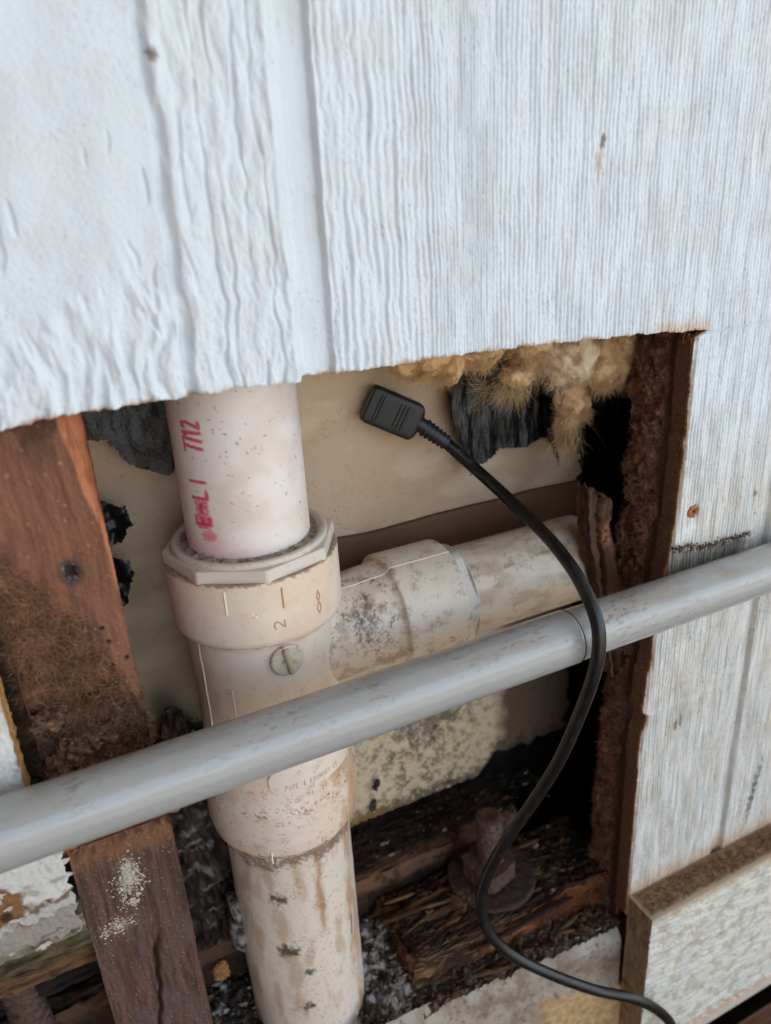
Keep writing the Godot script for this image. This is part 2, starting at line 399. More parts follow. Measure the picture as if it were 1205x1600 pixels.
func build_siding_remnant() -> void:
	# what is left of the siding at the lower left: a flake of painted board over a broken, peeling foot
	var t := thing("siding_remnant", "broken strip of peeling white siding left of the rotten stud", "siding")
	var mb := MB.new()
	mb.grid(170, 260, func(u: float, w: float):
		var y: float = lerpf(-0.226, -0.05, w)
		var xr: float = -0.1405 - 0.0012 * (y + 0.1) * 10.0 * 0.1 + 0.0008 * nf(Vector3(0, y, 0), 150.0)
		if y < -0.15: xr = lerpf(xr, -0.1345 - 0.0006 + 0.002 * nf(Vector3(0, y, 4), 130.0), sm(-0.15, -0.168, y))
		var x: float = lerpf(-0.205, xr, u)
		var p := Vector3(x, y, 0)
		var z: float = 0.0006 * nf(p, 60.0) + 0.0002 * ns(p, 300.0)
		var k := rgb(216, 214, 208).lerp(rgb(150, 140, 128), sm(0.0, 0.5, nf(p, 70.0)) * 0.7)
		# layers of paint lifting along the foot, bare brown patch at the picture's edge
		var foot: float = y + 0.1935 + 0.34 * (x + 0.135) * -1.0 * 0.3
		var lay: float = foot + 0.004 * nf(p, 90.0)
		if y < -0.165:
			var st: float = sm(-0.004, -0.0035, lay) + sm(-0.012, -0.0115, lay + 0.002 * ns(p, 160.0))
			z += -0.0035 + 0.0016 * st
			k = rgb(150, 142, 132).lerp(rgb(206, 202, 194), sm(0.0, 2.0, st)).lerp(rgb(120, 98, 74), 0.6 * sm(0.2, 0.6, nf(p * Vector3(0.5, 1, 1), 90.0)))
			k = k.lerp(rgb(112, 84, 58), 0.9 * (1.0 - sm(0.0006, 0.002, absf(lay + 0.0037))))
			var q: float = Vector2((x + 0.163) / 0.0125, (y + 0.1935) / 0.0125).length() + 0.35 * nf(p, 130.0)
			k = k.lerp(rgb(134, 92, 58).lerp(rgb(60, 40, 28), sm(0.5, 0.2, Vector2(x + 0.1605, y + 0.198).length() / 0.007)), 1.0 - sm(0.75, 0.95, q))
			z -= 0.0012 * (1.0 - sm(0.8, 1.0, q))
		mb.ok = y > -0.2215 + 0.0035 * nf(Vector3(x, 0, 1), 120.0) + 0.22 * (x + 0.135) * -0.25
		mb.P = Vector3(x, y, z)
		mb.K = k)
	part("panel_face", mb, M.paint, t)
	var ed := MB.new()
	ed.grid(160, 12, func(u: float, w: float):
		var y: float = lerpf(-0.05, -0.148, u)
		var xr: float = -0.1405 - 0.0012 * (y + 0.1) * 10.0 * 0.1 + 0.0008 * nf(Vector3(0, y, 0), 150.0)
		var p := Vector3(xr + 0.0013 * w + 0.0005 * nf(Vector3(w * 0.01, y, 1), 300.0), y, 0.0002 - 0.0095 * w)
		ed.P = p
		ed.K = rgb(196, 150, 92).lerp(rgb(146, 100, 58), clampf(0.5 + nf(p * Vector3(1, 0.25, 4), 260.0), 0.0, 1.0)).lerp(rgb(214, 198, 176), 1.0 - sm(0.0, 0.12, w)), false, true)
	part("cut_edge", ed, M.wood, t, "tan sawn edge of the strip")
	var ch := MB.new()
	rng.seed = 31
	for i in 16:
		var c := Vector3(rng.randf_range(-0.172, -0.134), 0, 0.0005)
		c.y = -0.172 - rng.randf_range(0.0, 0.048)
		var s := rng.randf_range(0.0012, 0.0042)
		var tilt := rng.randf_range(-0.3, 0.3)
		var kk := rgb(206, 200, 190).lerp(rgb(150, 130, 108), rng.randf() * 0.6)
		ch.grid(8, 6, func(u: float, w: float):
			var a := Vector2(u - 0.5, w - 0.5)
			var q := Vector3(a.x * s * 2.0, a.y * s + tilt * a.x * s, 0.0005 * nf(Vector3(a.x, a.y, c.x * 100.0), 3.0) + 0.0006 * a.length())
			ch.P = c + q + Vector3(0, 0, -0.0016)
			ch.ok = a.length() < 0.5 + 0.2 * nf(Vector3(a.x, a.y, c.y * 100.0), 2.0)
			ch.K = kk)
	part("paint_flake", ch, M.paint, t, "", "stuff")

func build_trim() -> void:
	var t := thing("trim_board", "weathered white trim board with dirt along its top, below the right siding", "trim board")
	var mb := MB.new()
	var lo := Vector3(0.1752, -0.514, 0.0005)
	var hi := Vector3(0.62, -0.3703, 0.0212)
	box6(mb, lo, hi, Vector3(0.0013, 0.0009, 0.0009), func(m: MB, p: Vector3, n: Vector3):
		var k := rgb(222, 216, 202)
		var q := p
		if n.z > 0.5:
			var h := NF.get_noise_2d(p.x * 30.0, p.y * 330.0 + p.x * 25.0)
			q.z += 0.0004 * h + 0.00025 * cos((p.y + 0.0006 * NS.get_noise_2d(p.x * 40.0, p.y * 60.0)) / 0.0026 * TAU) * clampf(0.5 + NS.get_noise_2d(p.x * 40.0, p.y * 60.0), 0.1, 1.0)
			k = rgb(196, 196, 186).lerp(rgb(228, 220, 202), clampf(0.5 + h * 1.5, 0.0, 1.0))
			k = k.lerp(rgb(164, 146, 120), 0.55 * sm(0.0, 0.5, NF.get_noise_2d(p.x * 60.0, p.y * 60.0 + 7.0)))
			k = k.lerp(rgb(120, 92, 66), sm(0.45, 0.6, NF.get_noise_2d(p.x * 380.0, p.y * 380.0)) * 0.6)
			k = k.lerp(rgb(170, 140, 108), 0.7 * sm(-0.379, -0.371, p.y + 0.003 * NF.get_noise_2d(p.x * 200.0, p.y * 200.0)))
			# paint gone along the foot: bare tan wood
			var ft: float = p.y + 0.4975 + 0.004 * NF.get_noise_2d(p.x * 90.0, 0.0) + 0.08 * (p.x - 0.22)
			k = k.lerp(rgb(190, 150, 116).lerp(rgb(222, 200, 184), clampf(0.5 + 1.4 * NF.get_noise_2d(p.x * 130.0, p.y * 260.0), 0.0, 1.0)), 1.0 - sm(-0.001, 0.0015, ft))
			k = k.lerp(rgb(96, 66, 44), 0.8 * bump1(ft - 0.0008, 0.0008) * sm(-0.1, 0.4, NF.get_noise_2d(p.x * 160.0, 5.0)))
			q.z -= 0.0012 * (1.0 - sm(-0.001, 0.001, ft)) + 0.004 * (1.0 - sm(-0.516, -0.508, p.y))
			q.x += 0.0009 * NF.get_noise_2d(3.0, p.y * 300.0) * (1.0 - sm(0.0, 0.003, p.x - 0.1752))
		elif n.y > 0.5:
			var e: float = sm(0.0, 0.0025, p.z) * (1.0 - sm(0.0175, 0.0205, p.z)) * sm(0.0, 0.005, p.x - 0.1752)
			q.y += 0.0012 * e * (0.6 + nf(p, 300.0))
			k = rgb(138, 108, 80).lerp(rgb(98, 70, 50), clampf(0.5 + 1.2 * nf(p, 420.0), 0.0, 1.0)).lerp(rgb(150, 124, 96), 0.6 * sm(0.0, 0.5, nf(p, 70.0)))
			k = rgb(176, 158, 132).lerp(k, clampf(e * 1.2, 0.0, 1.0))
		elif n.x < -0.5:
			k = rgb(170, 146, 116).lerp(rgb(130, 106, 82), clampf(0.5 + nf(p * Vector3(1, 0.3, 2.0), 200.0), 0.0, 1.0)).lerp(rgb(84, 66, 50), sm(0.2, 0.6, nf(p, 60.0)) * 0.7)
			q.x += 0.0004 * nf(p * Vector3(1, 0.3, 1), 260.0)
		m.P = q
		m.K = k)
	part("board", mb, M.paint, t)
	var gr := MB.new()
	rng.seed = 77
	for i in 2600:
		var x := 0.1775 + 0.19 * pow(rng.randf(), 1.1)
		var z := 0.0045 + 0.0125 * rng.randf()
		if ns(Vector3(x, 0, z), 130.0) < rng.randf_range(-0.6, 0.2): continue
		var c := rgb(116, 82, 56).lerp([rgb(176, 136, 90), rgb(146, 90, 60), rgb(190, 172, 146), rgb(82, 58, 42)][rng.randi() % 4], rng.randf())
		var s := rng.randf_range(0.00018, 0.00045)
		gr.hair(Vector3(x, -0.3697 + rng.randf() * 0.0006, z), Vector3(rng.randf_range(-1, 1), rng.randf_range(0.0, 0.9), rng.randf_range(-1, 1)), s * 2.4, s, c, 0.5, rng, 2, 0.5)
	part("dirt_crumb", gr, M.wood, t, "loose brown dirt lying along the top", "stuff")

# ---------------------------------------------------------------- pipes
func spot(p: Vector3, f: float, thr: float, patch: float) -> float:
	return sm(thr, thr + 0.12, nf(p, f)) * sm(-0.05, 0.35, nf(p + Vector3(4, 1, 2), patch))

func dirt_mix(p: Vector3, k: Color, amount: float, s := 1.0) -> Color:
	var big := nf(p + Vector3(3, 0, 0), 42.0 * s)
	var patch := nf(p + Vector3(1, 5, 0), 95.0 * s)
	var fine := nf(p, 640.0 * s)
	k = k.lerp(rgb(156, 126, 96), amount * 0.6 * sm(-0.05, 0.55, big + 0.4 * patch))
	k = k.lerp(rgb(98, 74, 54), clampf(0.12 + amount * 1.7, 0.0, 0.85) * sm(0.36, 0.62, fine * 0.75 + patch * 0.75 + 0.3 * amount))
	return k

func build_conduit() -> void:
	var t := thing("conduit_pipe", "grey plastic conduit running level across the whole opening", "pipe")
	var ax := Vector2(-0.1419, 0.0165)
	var tube := func(m: MB, x0: float, x1: float, nx: int, prof: Callable):
		m.grid(140, nx, func(u: float, w: float):
			var x: float = lerpf(x0, x1, w)
			var a: float = u * TAU
			var d := Vector3(0, cos(a), sin(a))
			var r: float = prof.call(x)
			var sag: float = 0.0007 * sin(x * 9.0)
			var p := Vector3(x, ax.x + sag, ax.y) + d * r
			p += d * 0.00006 * ns(p, 60.0)
			var k := rgb(164, 164, 161)
			var top := sm(0.1, 0.95, d.y)
			var far := sm(0.05, 0.15, x)
			var und := sm(-0.2, -0.75, d.y) * (1.0 - sm(-0.98, -0.8, -d.y * -1.0) * 0.0)
			k = k.lerp(rgb(148, 134, 118), top * (0.25 + 0.3 * far) * sm(-0.2, 0.5, nf(p * Vector3(0.5, 1, 1), 60.0)))
			var sp := spot(p * Vector3(0.35, 1, 1), 420.0, 0.2, 60.0)
			k = k.lerp(rgb(116, 88, 66), sp * clampf(0.06 + top * 0.35 + und * 0.2 + 0.3 * far, 0.0, 0.6))
			k = k.lerp(rgb(126, 98, 76), 0.7 * und * sm(0.15, 0.45, nf(p * Vector3(0.3, 1, 1), 130.0)) * sm(-0.1, 0.3, nf(p * Vector3(0.4, 1, 1), 28.0)))
			m.P = p
			m.K = k, true)
	var a1 := MB.new()
	tube.call(a1, -0.42, 0.1035, 700, func(x): return 0.0131 + 0.0003 * sm(0.048, 0.082, x) - 0.0006 * sm(0.1026, 0.1035, x))
	part("pipe_section", a1, M.grey_pvc, t)
	var lip := MB.new()
	lip.grid(140, 4, func(u: float, w: float):
		var a: float = u * TAU
		var r: float = lerpf(0.0135, 0.0127, w)
		lip.P = Vector3(0.1035, ax.x + 0.0007 * sin(0.1035 * 9.0), ax.y) + Vector3(0, cos(a), sin(a)) * r
		lip.K = rgb(120, 120, 120), true)
	part("socket_rim", lip, M.grey_pvc, t)
	var a2 := MB.new()
	tube.call(a2, 0.098, 0.9, 700, func(_x): return 0.0129)
	part("pipe_section", a2, M.grey_pvc, t)

const AX := Vector3(-0.0275, 0.0, -0.055)

# stroke letters in a 1 x 1.4 box
const GLYPH := {
	"1": [[0.2, 1.1, 0.5, 1.4, 0.5, 0.0]],
	"2": [[0.05, 1.15, 0.3, 1.4, 0.7, 1.38, 0.9, 1.1, 0.75, 0.75, 0.05, 0.0, 0.95, 0.05]],
	"7": [[0.0, 1.4, 0.95, 1.4, 0.4, 0.0]],
	"8": [[0.5, 0.75, 0.15, 1.0, 0.5, 1.4, 0.85, 1.0, 0.5, 0.75, 0.05, 0.35, 0.5, 0.0, 0.95, 0.35, 0.5, 0.75]],
	"B": [[0.1, 0.0, 0.1, 1.4, 0.75, 1.3, 0.75, 0.85, 0.1, 0.72, 0.9, 0.55, 0.85, 0.1, 0.1, 0.0]],
	"E": [[0.9, 1.4, 0.1, 1.4, 0.1, 0.0, 0.9, 0.0], [0.1, 0.72, 0.7, 0.72]],
	"L": [[0.1, 1.4, 0.1, 0.0, 0.85, 0.0]],
	"I": [[0.5, 0.0, 0.5, 1.4]],
	"-": [[0.15, 0.7, 0.85, 0.7]],
	"P": [[0.1, 0.0, 0.1, 1.4, 0.8, 1.35, 0.9, 1.05, 0.8, 0.75, 0.1, 0.68]],
	"&": [[0.95, 0.0, 0.25, 1.05, 0.45, 1.4, 0.7, 1.1, 0.1, 0.4, 0.4, 0.0, 0.95, 0.55]],
	"F": [[0.9, 1.4, 0.1, 1.4, 0.1, 0.0], [0.1, 0.72, 0.7, 0.72]],
	"O": [[0.5, 1.4, 0.1, 1.0, 0.1, 0.4, 0.5, 0.0, 0.9, 0.4, 0.9, 1.0, 0.5, 1.4]],
	"U": [[0.1, 1.4, 0.1, 0.3, 0.5, 0.0, 0.9, 0.3, 0.9, 1.4]],
	"N": [[0.1, 0.0, 0.1, 1.4, 0.9, 0.0, 0.9, 1.4]],
	"D": [[0.1, 0.0, 0.1, 1.4, 0.6, 1.3, 0.9, 0.9, 0.9, 0.5, 0.6, 0.1, 0.1, 0.0]],
	"R": [[0.1, 0.0, 0.1, 1.4, 0.8, 1.35, 0.9, 1.05, 0.8, 0.75, 0.1, 0.68], [0.45, 0.7, 0.95, 0.0]],
	"Y": [[0.05, 1.4, 0.5, 0.75, 0.95, 1.4], [0.5, 0.75, 0.5, 0.0]],
	"C": [[0.9, 1.15, 0.5, 1.4, 0.1, 1.0, 0.1, 0.4, 0.5, 0.0, 0.9, 0.25]],
	"X": [[0.1, 0.2, 0.9, 1.2], [0.1, 1.2, 0.9, 0.2]],
	" ": [],
}

func strokes(text: String, pos: Vector2, across: Vector2, up: Vector2, gap := 0.45) -> Array:
	var out := []
	var at := 0.0
	for ch in text:
		for line in GLYPH[ch]:
			var pl := PackedVector2Array()
			for i in range(0, line.size(), 2):
				pl.append(pos + across * (at + line[i]) + up * line[i + 1])
			out.append(pl)
		at += 1.0 + gap
	return out

func on_drain(s: Vector2, r: float) -> Vector3:   # (arc angle, y) on the vertical drain
	return Vector3(AX.x + sin(s.x) * r, s.y, AX.z + cos(s.x) * r)

func emboss(mb: MB, lines: Array, r: float, wid: float, col: Color) -> void:
	for pl in lines:
		var pts := PackedVector3Array()
		var rad := PackedFloat32Array()
		for i in pl.size() - 1:
			for k in 4:
				pts.append(on_drain(pl[i].lerp(pl[i + 1], k / 4.0), r))
		pts.append(on_drain(pl[pl.size() - 1], r))
		for i in pts.size(): rad.append(wid)
		mb.sweep(pts, rad, 6, func(_d, _a): return col)

func seg_dist(p: Vector2, lines: Array) -> float:
	var best := 1.0
	for pl in lines:
		for i in pl.size() - 1:
			best = minf(best, p.distance_to(Geometry2D.get_closest_point_to_segment(p, pl[i], pl[i + 1])))
	return best

func lathe_y(mb: MB, prof: Array, nu: int, step: float, colf: Callable, a0 := -PI, a1 := PI) -> void:
	# prof: Vector2(radius, y) from low to high
	var pts := []
	for i in prof.size() - 1:
		var q: Vector2 = prof[i]
		var w: Vector2 = prof[i + 1]
		var c := maxi(1, int(q.distance_to(w) / step))
		for k in c: pts.append(q.lerp(w, float(k) / c))
	pts.append(prof[prof.size() - 1])
	var nv: int = pts.size() - 1
	mb.grid(nu, nv, func(u: float, v: float):
		var a: float = lerpf(a0, a1, u)
		var q: Vector2 = pts[roundi(v * nv)]
		mb.P = Vector3(AX.x + sin(a) * q.x, q.y, AX.z + cos(a) * q.x)
		colf.call(mb, a, q), a1 - a0 > 6.2)

func build_drain() -> void:
	var t := thing("drain_pipe", "cream plastic drain pipe with tee fitting, upright behind the grey conduit", "drain pipe")
	var pink := rgb(214, 52, 96)
	# --- upper pipe with its red print
	var up := MB.new()
	var R1 := 0.0283
	var l1 := strokes("7712", Vector2(-0.0225, -0.0318), Vector2(0, 0.0026), Vector2(-0.0066, 0), 0.28)
	var l2 := strokes("E-LI", Vector2(-0.0235, -0.0655), Vector2(0, 0.0040), Vector2(-0.0058, 0), 0.5)
	up.grid(250, 330, func(u: float, v: float):
		var a: float = lerpf(-PI, PI, u)
		var y: float = lerpf(-0.09, 0.075, v)
		var p := Vector3(AX.x + sin(a) * R1, y, AX.z + cos(a) * R1)
		var k := rgb(232, 222, 214)
		k = k.lerp(rgb(214, 196, 176), 0.6 * sm(-0.1, 0.6, nf(p, 26.0)))
		var spk := nf(p * Vector3(1, 0.75, 1), 300.0)
		k = k.lerp(rgb(136, 108, 84), 0.7 * sm(0.54, 0.66, spk * sm(-0.2, 0.3, nf(p + Vector3(2, 0, 0), 90.0)) * 1.25))
		k = k.lerp(rgb(176, 108, 62), 0.8 * sm(0.62, 0.7, nf(p + Vector3(5, 2, 1), 200.0)))
		var s := Vector2(a * R1, y)
		if s.x < -0.012 and s.x > -0.037:
			var grain := 0.55 + 0.9 * nf(p, 900.0)
			var d := minf(seg_dist(s, l1), seg_dist(s, l2))
			k = k.lerp(pink, clampf((1.0 - sm(0.00055, 0.00105, d)) * (0.75 + grain * 0.4), 0.0, 0.92))
			k = k.lerp(pink, 0.7 * sm(0.3, 0.6, bump1(s.x + 0.0255, 0.0045) * bump1(y + 0.0705, 0.0035) * 0.8 + 0.5 * nf(p * Vector3(1, 2, 1), 420.0)))
			var blot := sm(0.0042, 0.003, absf(s.x + 0.0272)) * sm(0.0075, 0.006, absf(y + 0.0605 - 0.06 * (s.x + 0.026)))
			k = k.lerp(pink, clampf(blot * (0.75 + 0.9 * nf(p * Vector3(1, 2.0, 1), 420.0)), 0.0, 0.9))
		# primer bled round the joint, grime in the corner
		k = k.lerp(rgb(226, 168, 172), 0.55 * (1.0 - sm(-0.081, -0.066, y + 0.006 * nf(p, 70.0))) * sm(0.2, -0.9, a))
		k = k.lerp(rgb(110, 84, 66), 0.85 * (1.0 - sm(-0.0825, -0.0795, y + 0.002 * nf(p, 240.0))))
		up.P = p
		up.K = k, true)
	part("upper_pipe", up, M.pvc, t, "upper pipe with smudged red print")
	# --- bushing: hexagon, collar
	var hx := MB.new()
	var RH := 0.0405
	var hex_r := func(a: float, r: float) -> float:
		var s := fposmod(a - deg_to_rad(-7.0) + PI / 8.0, PI / 4.0) - PI / 8.0
		# distance to the flats, corners eased
		var fl := cos(PI / 8.0) / cos(PI / 8.0 - absf(s))
		return r * minf(fl, 0.993)
	var hp := [Vector2(0.97, -0.0900), Vector2(1.0, -0.0893), Vector2(1.0, -0.0832), Vector2(0.985, -0.0823), Vector2(0.86, -0.0821)]
	hx.grid(360, 16, func(u: float, v: float):
		var a: float = lerpf(-PI, PI, u)
		var i := mini(int(v * 16) / 4, 3)
		var q: Vector2 = hp[i].lerp(hp[i + 1], v * 4.0 - i)
		var r: float = hex_r.call(a, RH * q.x)
		var p := Vector3(AX.x + sin(a) * r, q.y, AX.z + cos(a) * r)
		hx.P = p
		var k := rgb(216, 204, 190)
		k = k.lerp(rgb(132, 108, 84), 0.7 * sm(0.25, 0.6, nf(p, 160.0) * 0.6 + sm(-0.0872, -0.0895, q.y) * 0.7))
		hx.K = k, true)
	part("hex_bushing", hx, M.pvc, t)
	var co := MB.new()
	lathe_y(co, [Vector2(0.0362, -0.0825), Vector2(0.0362, -0.0808), Vector2(0.0355, -0.0799), Vector2(0.034, -0.0798), Vector2(0.0332, -0.0806), Vector2(0.0318, -0.0812), Vector2(0.0282, -0.0806), Vector2(0.028, -0.07)], 300, 0.0004, func(m: MB, a: float, q: Vector2):
		var k := rgb(212, 200, 184)
		var g := sm(0.0335, 0.031, q.x)
		k = k.lerp(rgb(118, 92, 72), clampf(0.9 * g + 0.7 * sm(0.1, 0.5, nf(m.P, 300.0)) * (0.4 + g), 0.0, 1.0) * (0.55 + 0.45 * sm(-0.3, 0.3, nf(m.P, 130.0))))
		k = k.lerp(rgb(206, 184, 170), 0.6 * g * sm(0.2, 0.5, nf(m.P, 500.0)))
		m.P.y += 0.0006 * g * nf(m.P, 320.0)
		m.K = k)
	part("bushing_collar", co, M.pvc, t)
	# --- tee: upper hub, body, lower hub
	var te := MB.new()
	var prof := [Vector2(0.0372, -0.093), Vector2(0.0372, -0.0884), Vector2(0.0378, -0.0878), Vector2(0.0398, -0.0876), Vector2(0.0403, -0.0884), Vector2(0.0404, -0.1170), Vector2(0.0398, -0.1192), Vector2(0.0372, -0.1203), Vector2(0.0362, -0.1215), Vector2(0.0357, -0.124), Vector2(0.0353, -0.150), Vector2(0.0356, -0.185), Vector2(0.0366, -0.1925), Vector2(0.0371, -0.199), Vector2(0.0377, -0.2015), Vector2(0.0382, -0.2095), Vector2(0.0391, -0.2125), Vector2(0.0402, -0.216), Vector2(0.0404, -0.224), Vector2(0.0402, -0.235), Vector2(0.0392, -0.2415), Vector2(0.0372, -0.2452), Vector2(0.0345, -0.2462)]
	prof.reverse()
	lathe_y(te, prof, 330, 0.0006, func(m: MB, a: float, q: Vector2):
		var p := m.P
		var k := rgb(230, 213, 194)
		k = k.lerp(rgb(222, 190, 160), 0.5 * sm(0.0, 0.6, nf(p, 22.0) + 0.2))
		k = dirt_mix(p, k, 0.03 + 0.12 * sm(-0.12, -0.17, q.y))
		if q.y > -0.1215:
			k = k.lerp(rgb(122, 94, 70), 0.75 * sm(0.2, 0.6, nf(p, 300.0) * 0.7 + 0.75 * sm(-0.0893, -0.0878, q.y)) * sm(-0.0915, -0.0885, q.y))
		else:
			k = k.lerp(rgb(150, 124, 100), 0.6 * bump1(q.y + 0.1212, 0.0012) * sm(-0.5, 0.3, nf(p, 90.0)))
		if q.y < -0.2:
			# rust-brown runs and tide marks round the lower hub
			k = k.lerp(rgb(186, 142, 98), 0.7 * sm(0.15, 0.7, bump1(a - 0.85, 0.38) * 0.7 + 0.45 * nf(p * Vector3(1, 0.5, 1), 60.0) + 0.3 * nf(p, 300.0)))
			k = k.lerp(rgb(96, 72, 52), 0.75 * sm(0.25, 0.65, nf(p, 420.0) * 0.6 + nf(p, 90.0) * 0.45 + bump1(q.y + 0.2445, 0.003) * 0.5 + bump1(q.y + 0.2145, 0.002) * 0.25))
		m.K = k)
	var tee := part("tee_body", te, M.pvc, t)
	# --- raised marks
	var cr := rgb(232, 222, 206)
	var br := rgb(188, 150, 116)
	for q in [
		[[PackedVector2Array([Vector2(-0.60, -0.0905), Vector2(-0.60, -0.1015)])], 0.0404, 0.00045, cr],
		[strokes("X", Vector2(-0.345, -0.1045), Vector2(0.085, 0), Vector2(0, 0.0022)), 0.0403, 0.0003, cr],
		[strokes("2", Vector2(0.01, -0.1112), Vector2(0, 0.0042), Vector2(-0.085, 0)), 0.0403, 0.0004, br],
		[[PackedVector2Array([Vector2(0.015, -0.0915), Vector2(0.015, -0.1015)])], 0.0403, 0.00045, br],
		[strokes("8", Vector2(0.43, -0.1115), Vector2(0.07, 0), Vector2(0, 0.0085)), 0.0403, 0.00042, br],
		[[PackedVector2Array([Vector2(-0.50, -0.2385), Vector2(-0.50, -0.2455)])], 0.0398, 0.0005, cr]]:
		var mk := MB.new()
		emboss(mk, q[0], q[1], q[2], q[3])
		part("mold_mark", mk, M.pvc, tee)
	# raised plate and the foundry lettering
	var pl := MB.new()
	pl.grid(150, 40, func(u: float, v: float):
		var a: float = lerpf(-0.42, 1.05, u)
		var y: float = lerpf(-0.2065, -0.188, v)
		var e := sm(0.0, 0.0006, 0.0095 - Vector2(maxf(0.0, -(a + 0.19)) * 0.037, y + 0.1972).length()) if a < -0.19 else sm(0.0, 0.0006, 0.0095 - absf(y + 0.1972))
		var r: float = 0.0368 + 0.0011 * e
		pl.P = Vector3(AX.x + sin(a) * r, y, AX.z + cos(a) * r)
		pl.K = dirt_mix(pl.P, rgb(230, 214, 196), 0.12))
	part("name_plate", pl, M.pvc, tee)
	var lt := MB.new()
	emboss(lt, strokes("PIPE & FOUNDRY CO", Vector2(-0.22, -0.2022), Vector2(0.034, 0), Vector2(0, 0.0021), 0.4), 0.0379, 0.0002, rgb(196, 172, 146))
	emboss(lt, strokes("II  II", Vector2(0.05, -0.2092), Vector2(0.04, 0), Vector2(0, 0.0017), 0.35), 0.0382, 0.00022, rgb(206, 184, 160))
	part("foundry_lettering", lt, M.pvc, tee, "raised foundry lettering on the tee below the conduit")
	# ejector boss with a ridge across it
	var kb := MB.new()
	kb.grid(60, 12, func(u: float, v: float):
		var a: float = u * TAU
		var q := Vector2(0.0, 0.0078 * minf(1.0, (1.0 - v) * 1.25)).rotated(a)
		var rise: float = 0.0024 if v > 0.2 else lerpf(-0.002, 0.0024, v * 5.0)
		var b := (q.x + 0.0005) / 0.0355
		kb.P = on_drain(Vector2(b, -0.1302 + q.y), 0.0355 + rise)
		kb.K = dirt_mix(kb.P, rgb(204, 188, 166), 0.3), true)
	for s in 1:
		var pts := PackedVector3Array()
		var rad := PackedFloat32Array()
		for i in 9:
			var w := lerpf(-0.0066, 0.0066, i / 8.0)
			pts.append(on_drain(Vector2((0.0005 - w * 0.16) / 0.0355, -0.1302 + w), 0.0381))
			rad.append(0.0016)
		kb.sweep(pts, rad, 8, func(_d, _a): return rgb(186, 166, 140))
	part("mold_boss", kb, M.pvc, tee)
	# mold seam down the left flank
	var se := MB.new()
	var spts := PackedVector3Array()
	var srad := PackedFloat32Array()
	for i in 60:
		var y := lerpf(-0.123, -0.196, i / 59.0)
		spts.append(on_drain(Vector2(-1.22 + 0.01 * ns(Vector3(0, y, 0), 90.0), y), 0.0356))
		srad.append(0.0004 + 0.0003 * maxf(0.0, ns(Vector3(0, y, 4), 120.0)))
	se.sweep(spts, srad, 6, func(_d, _a): return rgb(226, 210, 190))
	spts.clear()
	for i in 60: spts.append(on_drain(Vector2(-0.75, lerpf(-0.145, -0.2, i / 59.0)), 0.0354))
	for i in 60: srad[i] = 0.00025
	se.sweep(spts, srad, 6, func(_d, _a): return rgb(232, 216, 196))
	part("mold_seam", se, M.pvc, tee)
	# --- lower pipe
	var lp := MB.new()
	lathe_y(lp, [Vector2(0.0338, -0.62), Vector2(0.0338, -0.44), Vector2(0.0338, -0.244)], 300, 0.0007, func(m: MB, a: float, q: Vector2):
		var p := m.P
		var y := q.y
		var bul := bump1(y + 0.33, 0.035) * bump1(a + 1.25, 0.5)
		m.P += Vector3(sin(a), 0, cos(a)) * (0.0018 * bul + 0.00025 * nf(p, 45.0))
		var k := rgb(222, 208, 190)
		k = k.lerp(rgb(188, 158, 126), 0.7 * sm(0.0, 0.5, nf(p * Vector3(1, 0.3, 1), 70.0)))
		var run := nf(Vector3(a * 0.034 + 0.002 * ns(p, 60.0), y * 0.12, 2.0), 190.0)
		k = k.lerp(rgb(184, 140, 100), 0.7 * sm(0.1, 0.6, run * 0.55 + 0.3 * nf(p, 300.0) + bump1(a - 0.80 - 0.1 * ns(p, 40.0), 0.16) * 0.6 - 0.1))
		k = k.lerp(rgb(168, 124, 82), 0.8 * bump1(a - 0.12 - 0.03 * ns(p, 100.0), 0.055) * sm(-0.315, -0.3, y) * sm(-0.24, -0.262, y))
		k = k.lerp(rgb(112, 86, 64), 0.8 * sm(0.2, 0.75, bump1(y + 0.2505 - 0.004 * ns(p, 50.0), 0.006) * (0.45 + 0.4 * cos(a - 0.3)) + 0.55 * nf(p, 330.0) + 0.35 * nf(p, 110.0)))
		# black mould blotches
		var bl := 0.0
		for c in [Vector3(-0.55, -0.2775, 0.9), Vector3(-0.50, -0.316, 1.3), Vector3(-0.22, -0.334, 0.55), Vector3(-0.28, -0.3615, 0.75), Vector3(-0.5, -0.381, 0.55), Vector3(-0.95, -0.40, 0.8)]:
			bl = maxf(bl, bump1((a - c.x) * 0.0338, 0.0065 * c.z) * bump1(y - c.y, 0.0055 * c.z))
		k = k.lerp(rgb(70, 54, 42), 0.92 * sm(0.36, 0.95, bl + 0.5 * nf(p, 200.0) + 0.35 * nf(p, 700.0)))
		k = k.lerp(rgb(120, 92, 70), spot(p + Vector3(1, 1, 1), 420.0, 0.3, 70.0) * 0.55)
		k = k.lerp(rgb(60, 44, 34), 0.85 * bump1(a - 0.72 - 3.0 * (y + 0.322), 0.03) * sm(0.0085, 0.006, absf(y + 0.322)))
		m.K = k)
	part("lower_pipe", lp, M.pvc, t, "lower pipe streaked with rust and mould")
	# --- branch to the right
	var BY := -0.1450
	var BZ := -0.0555
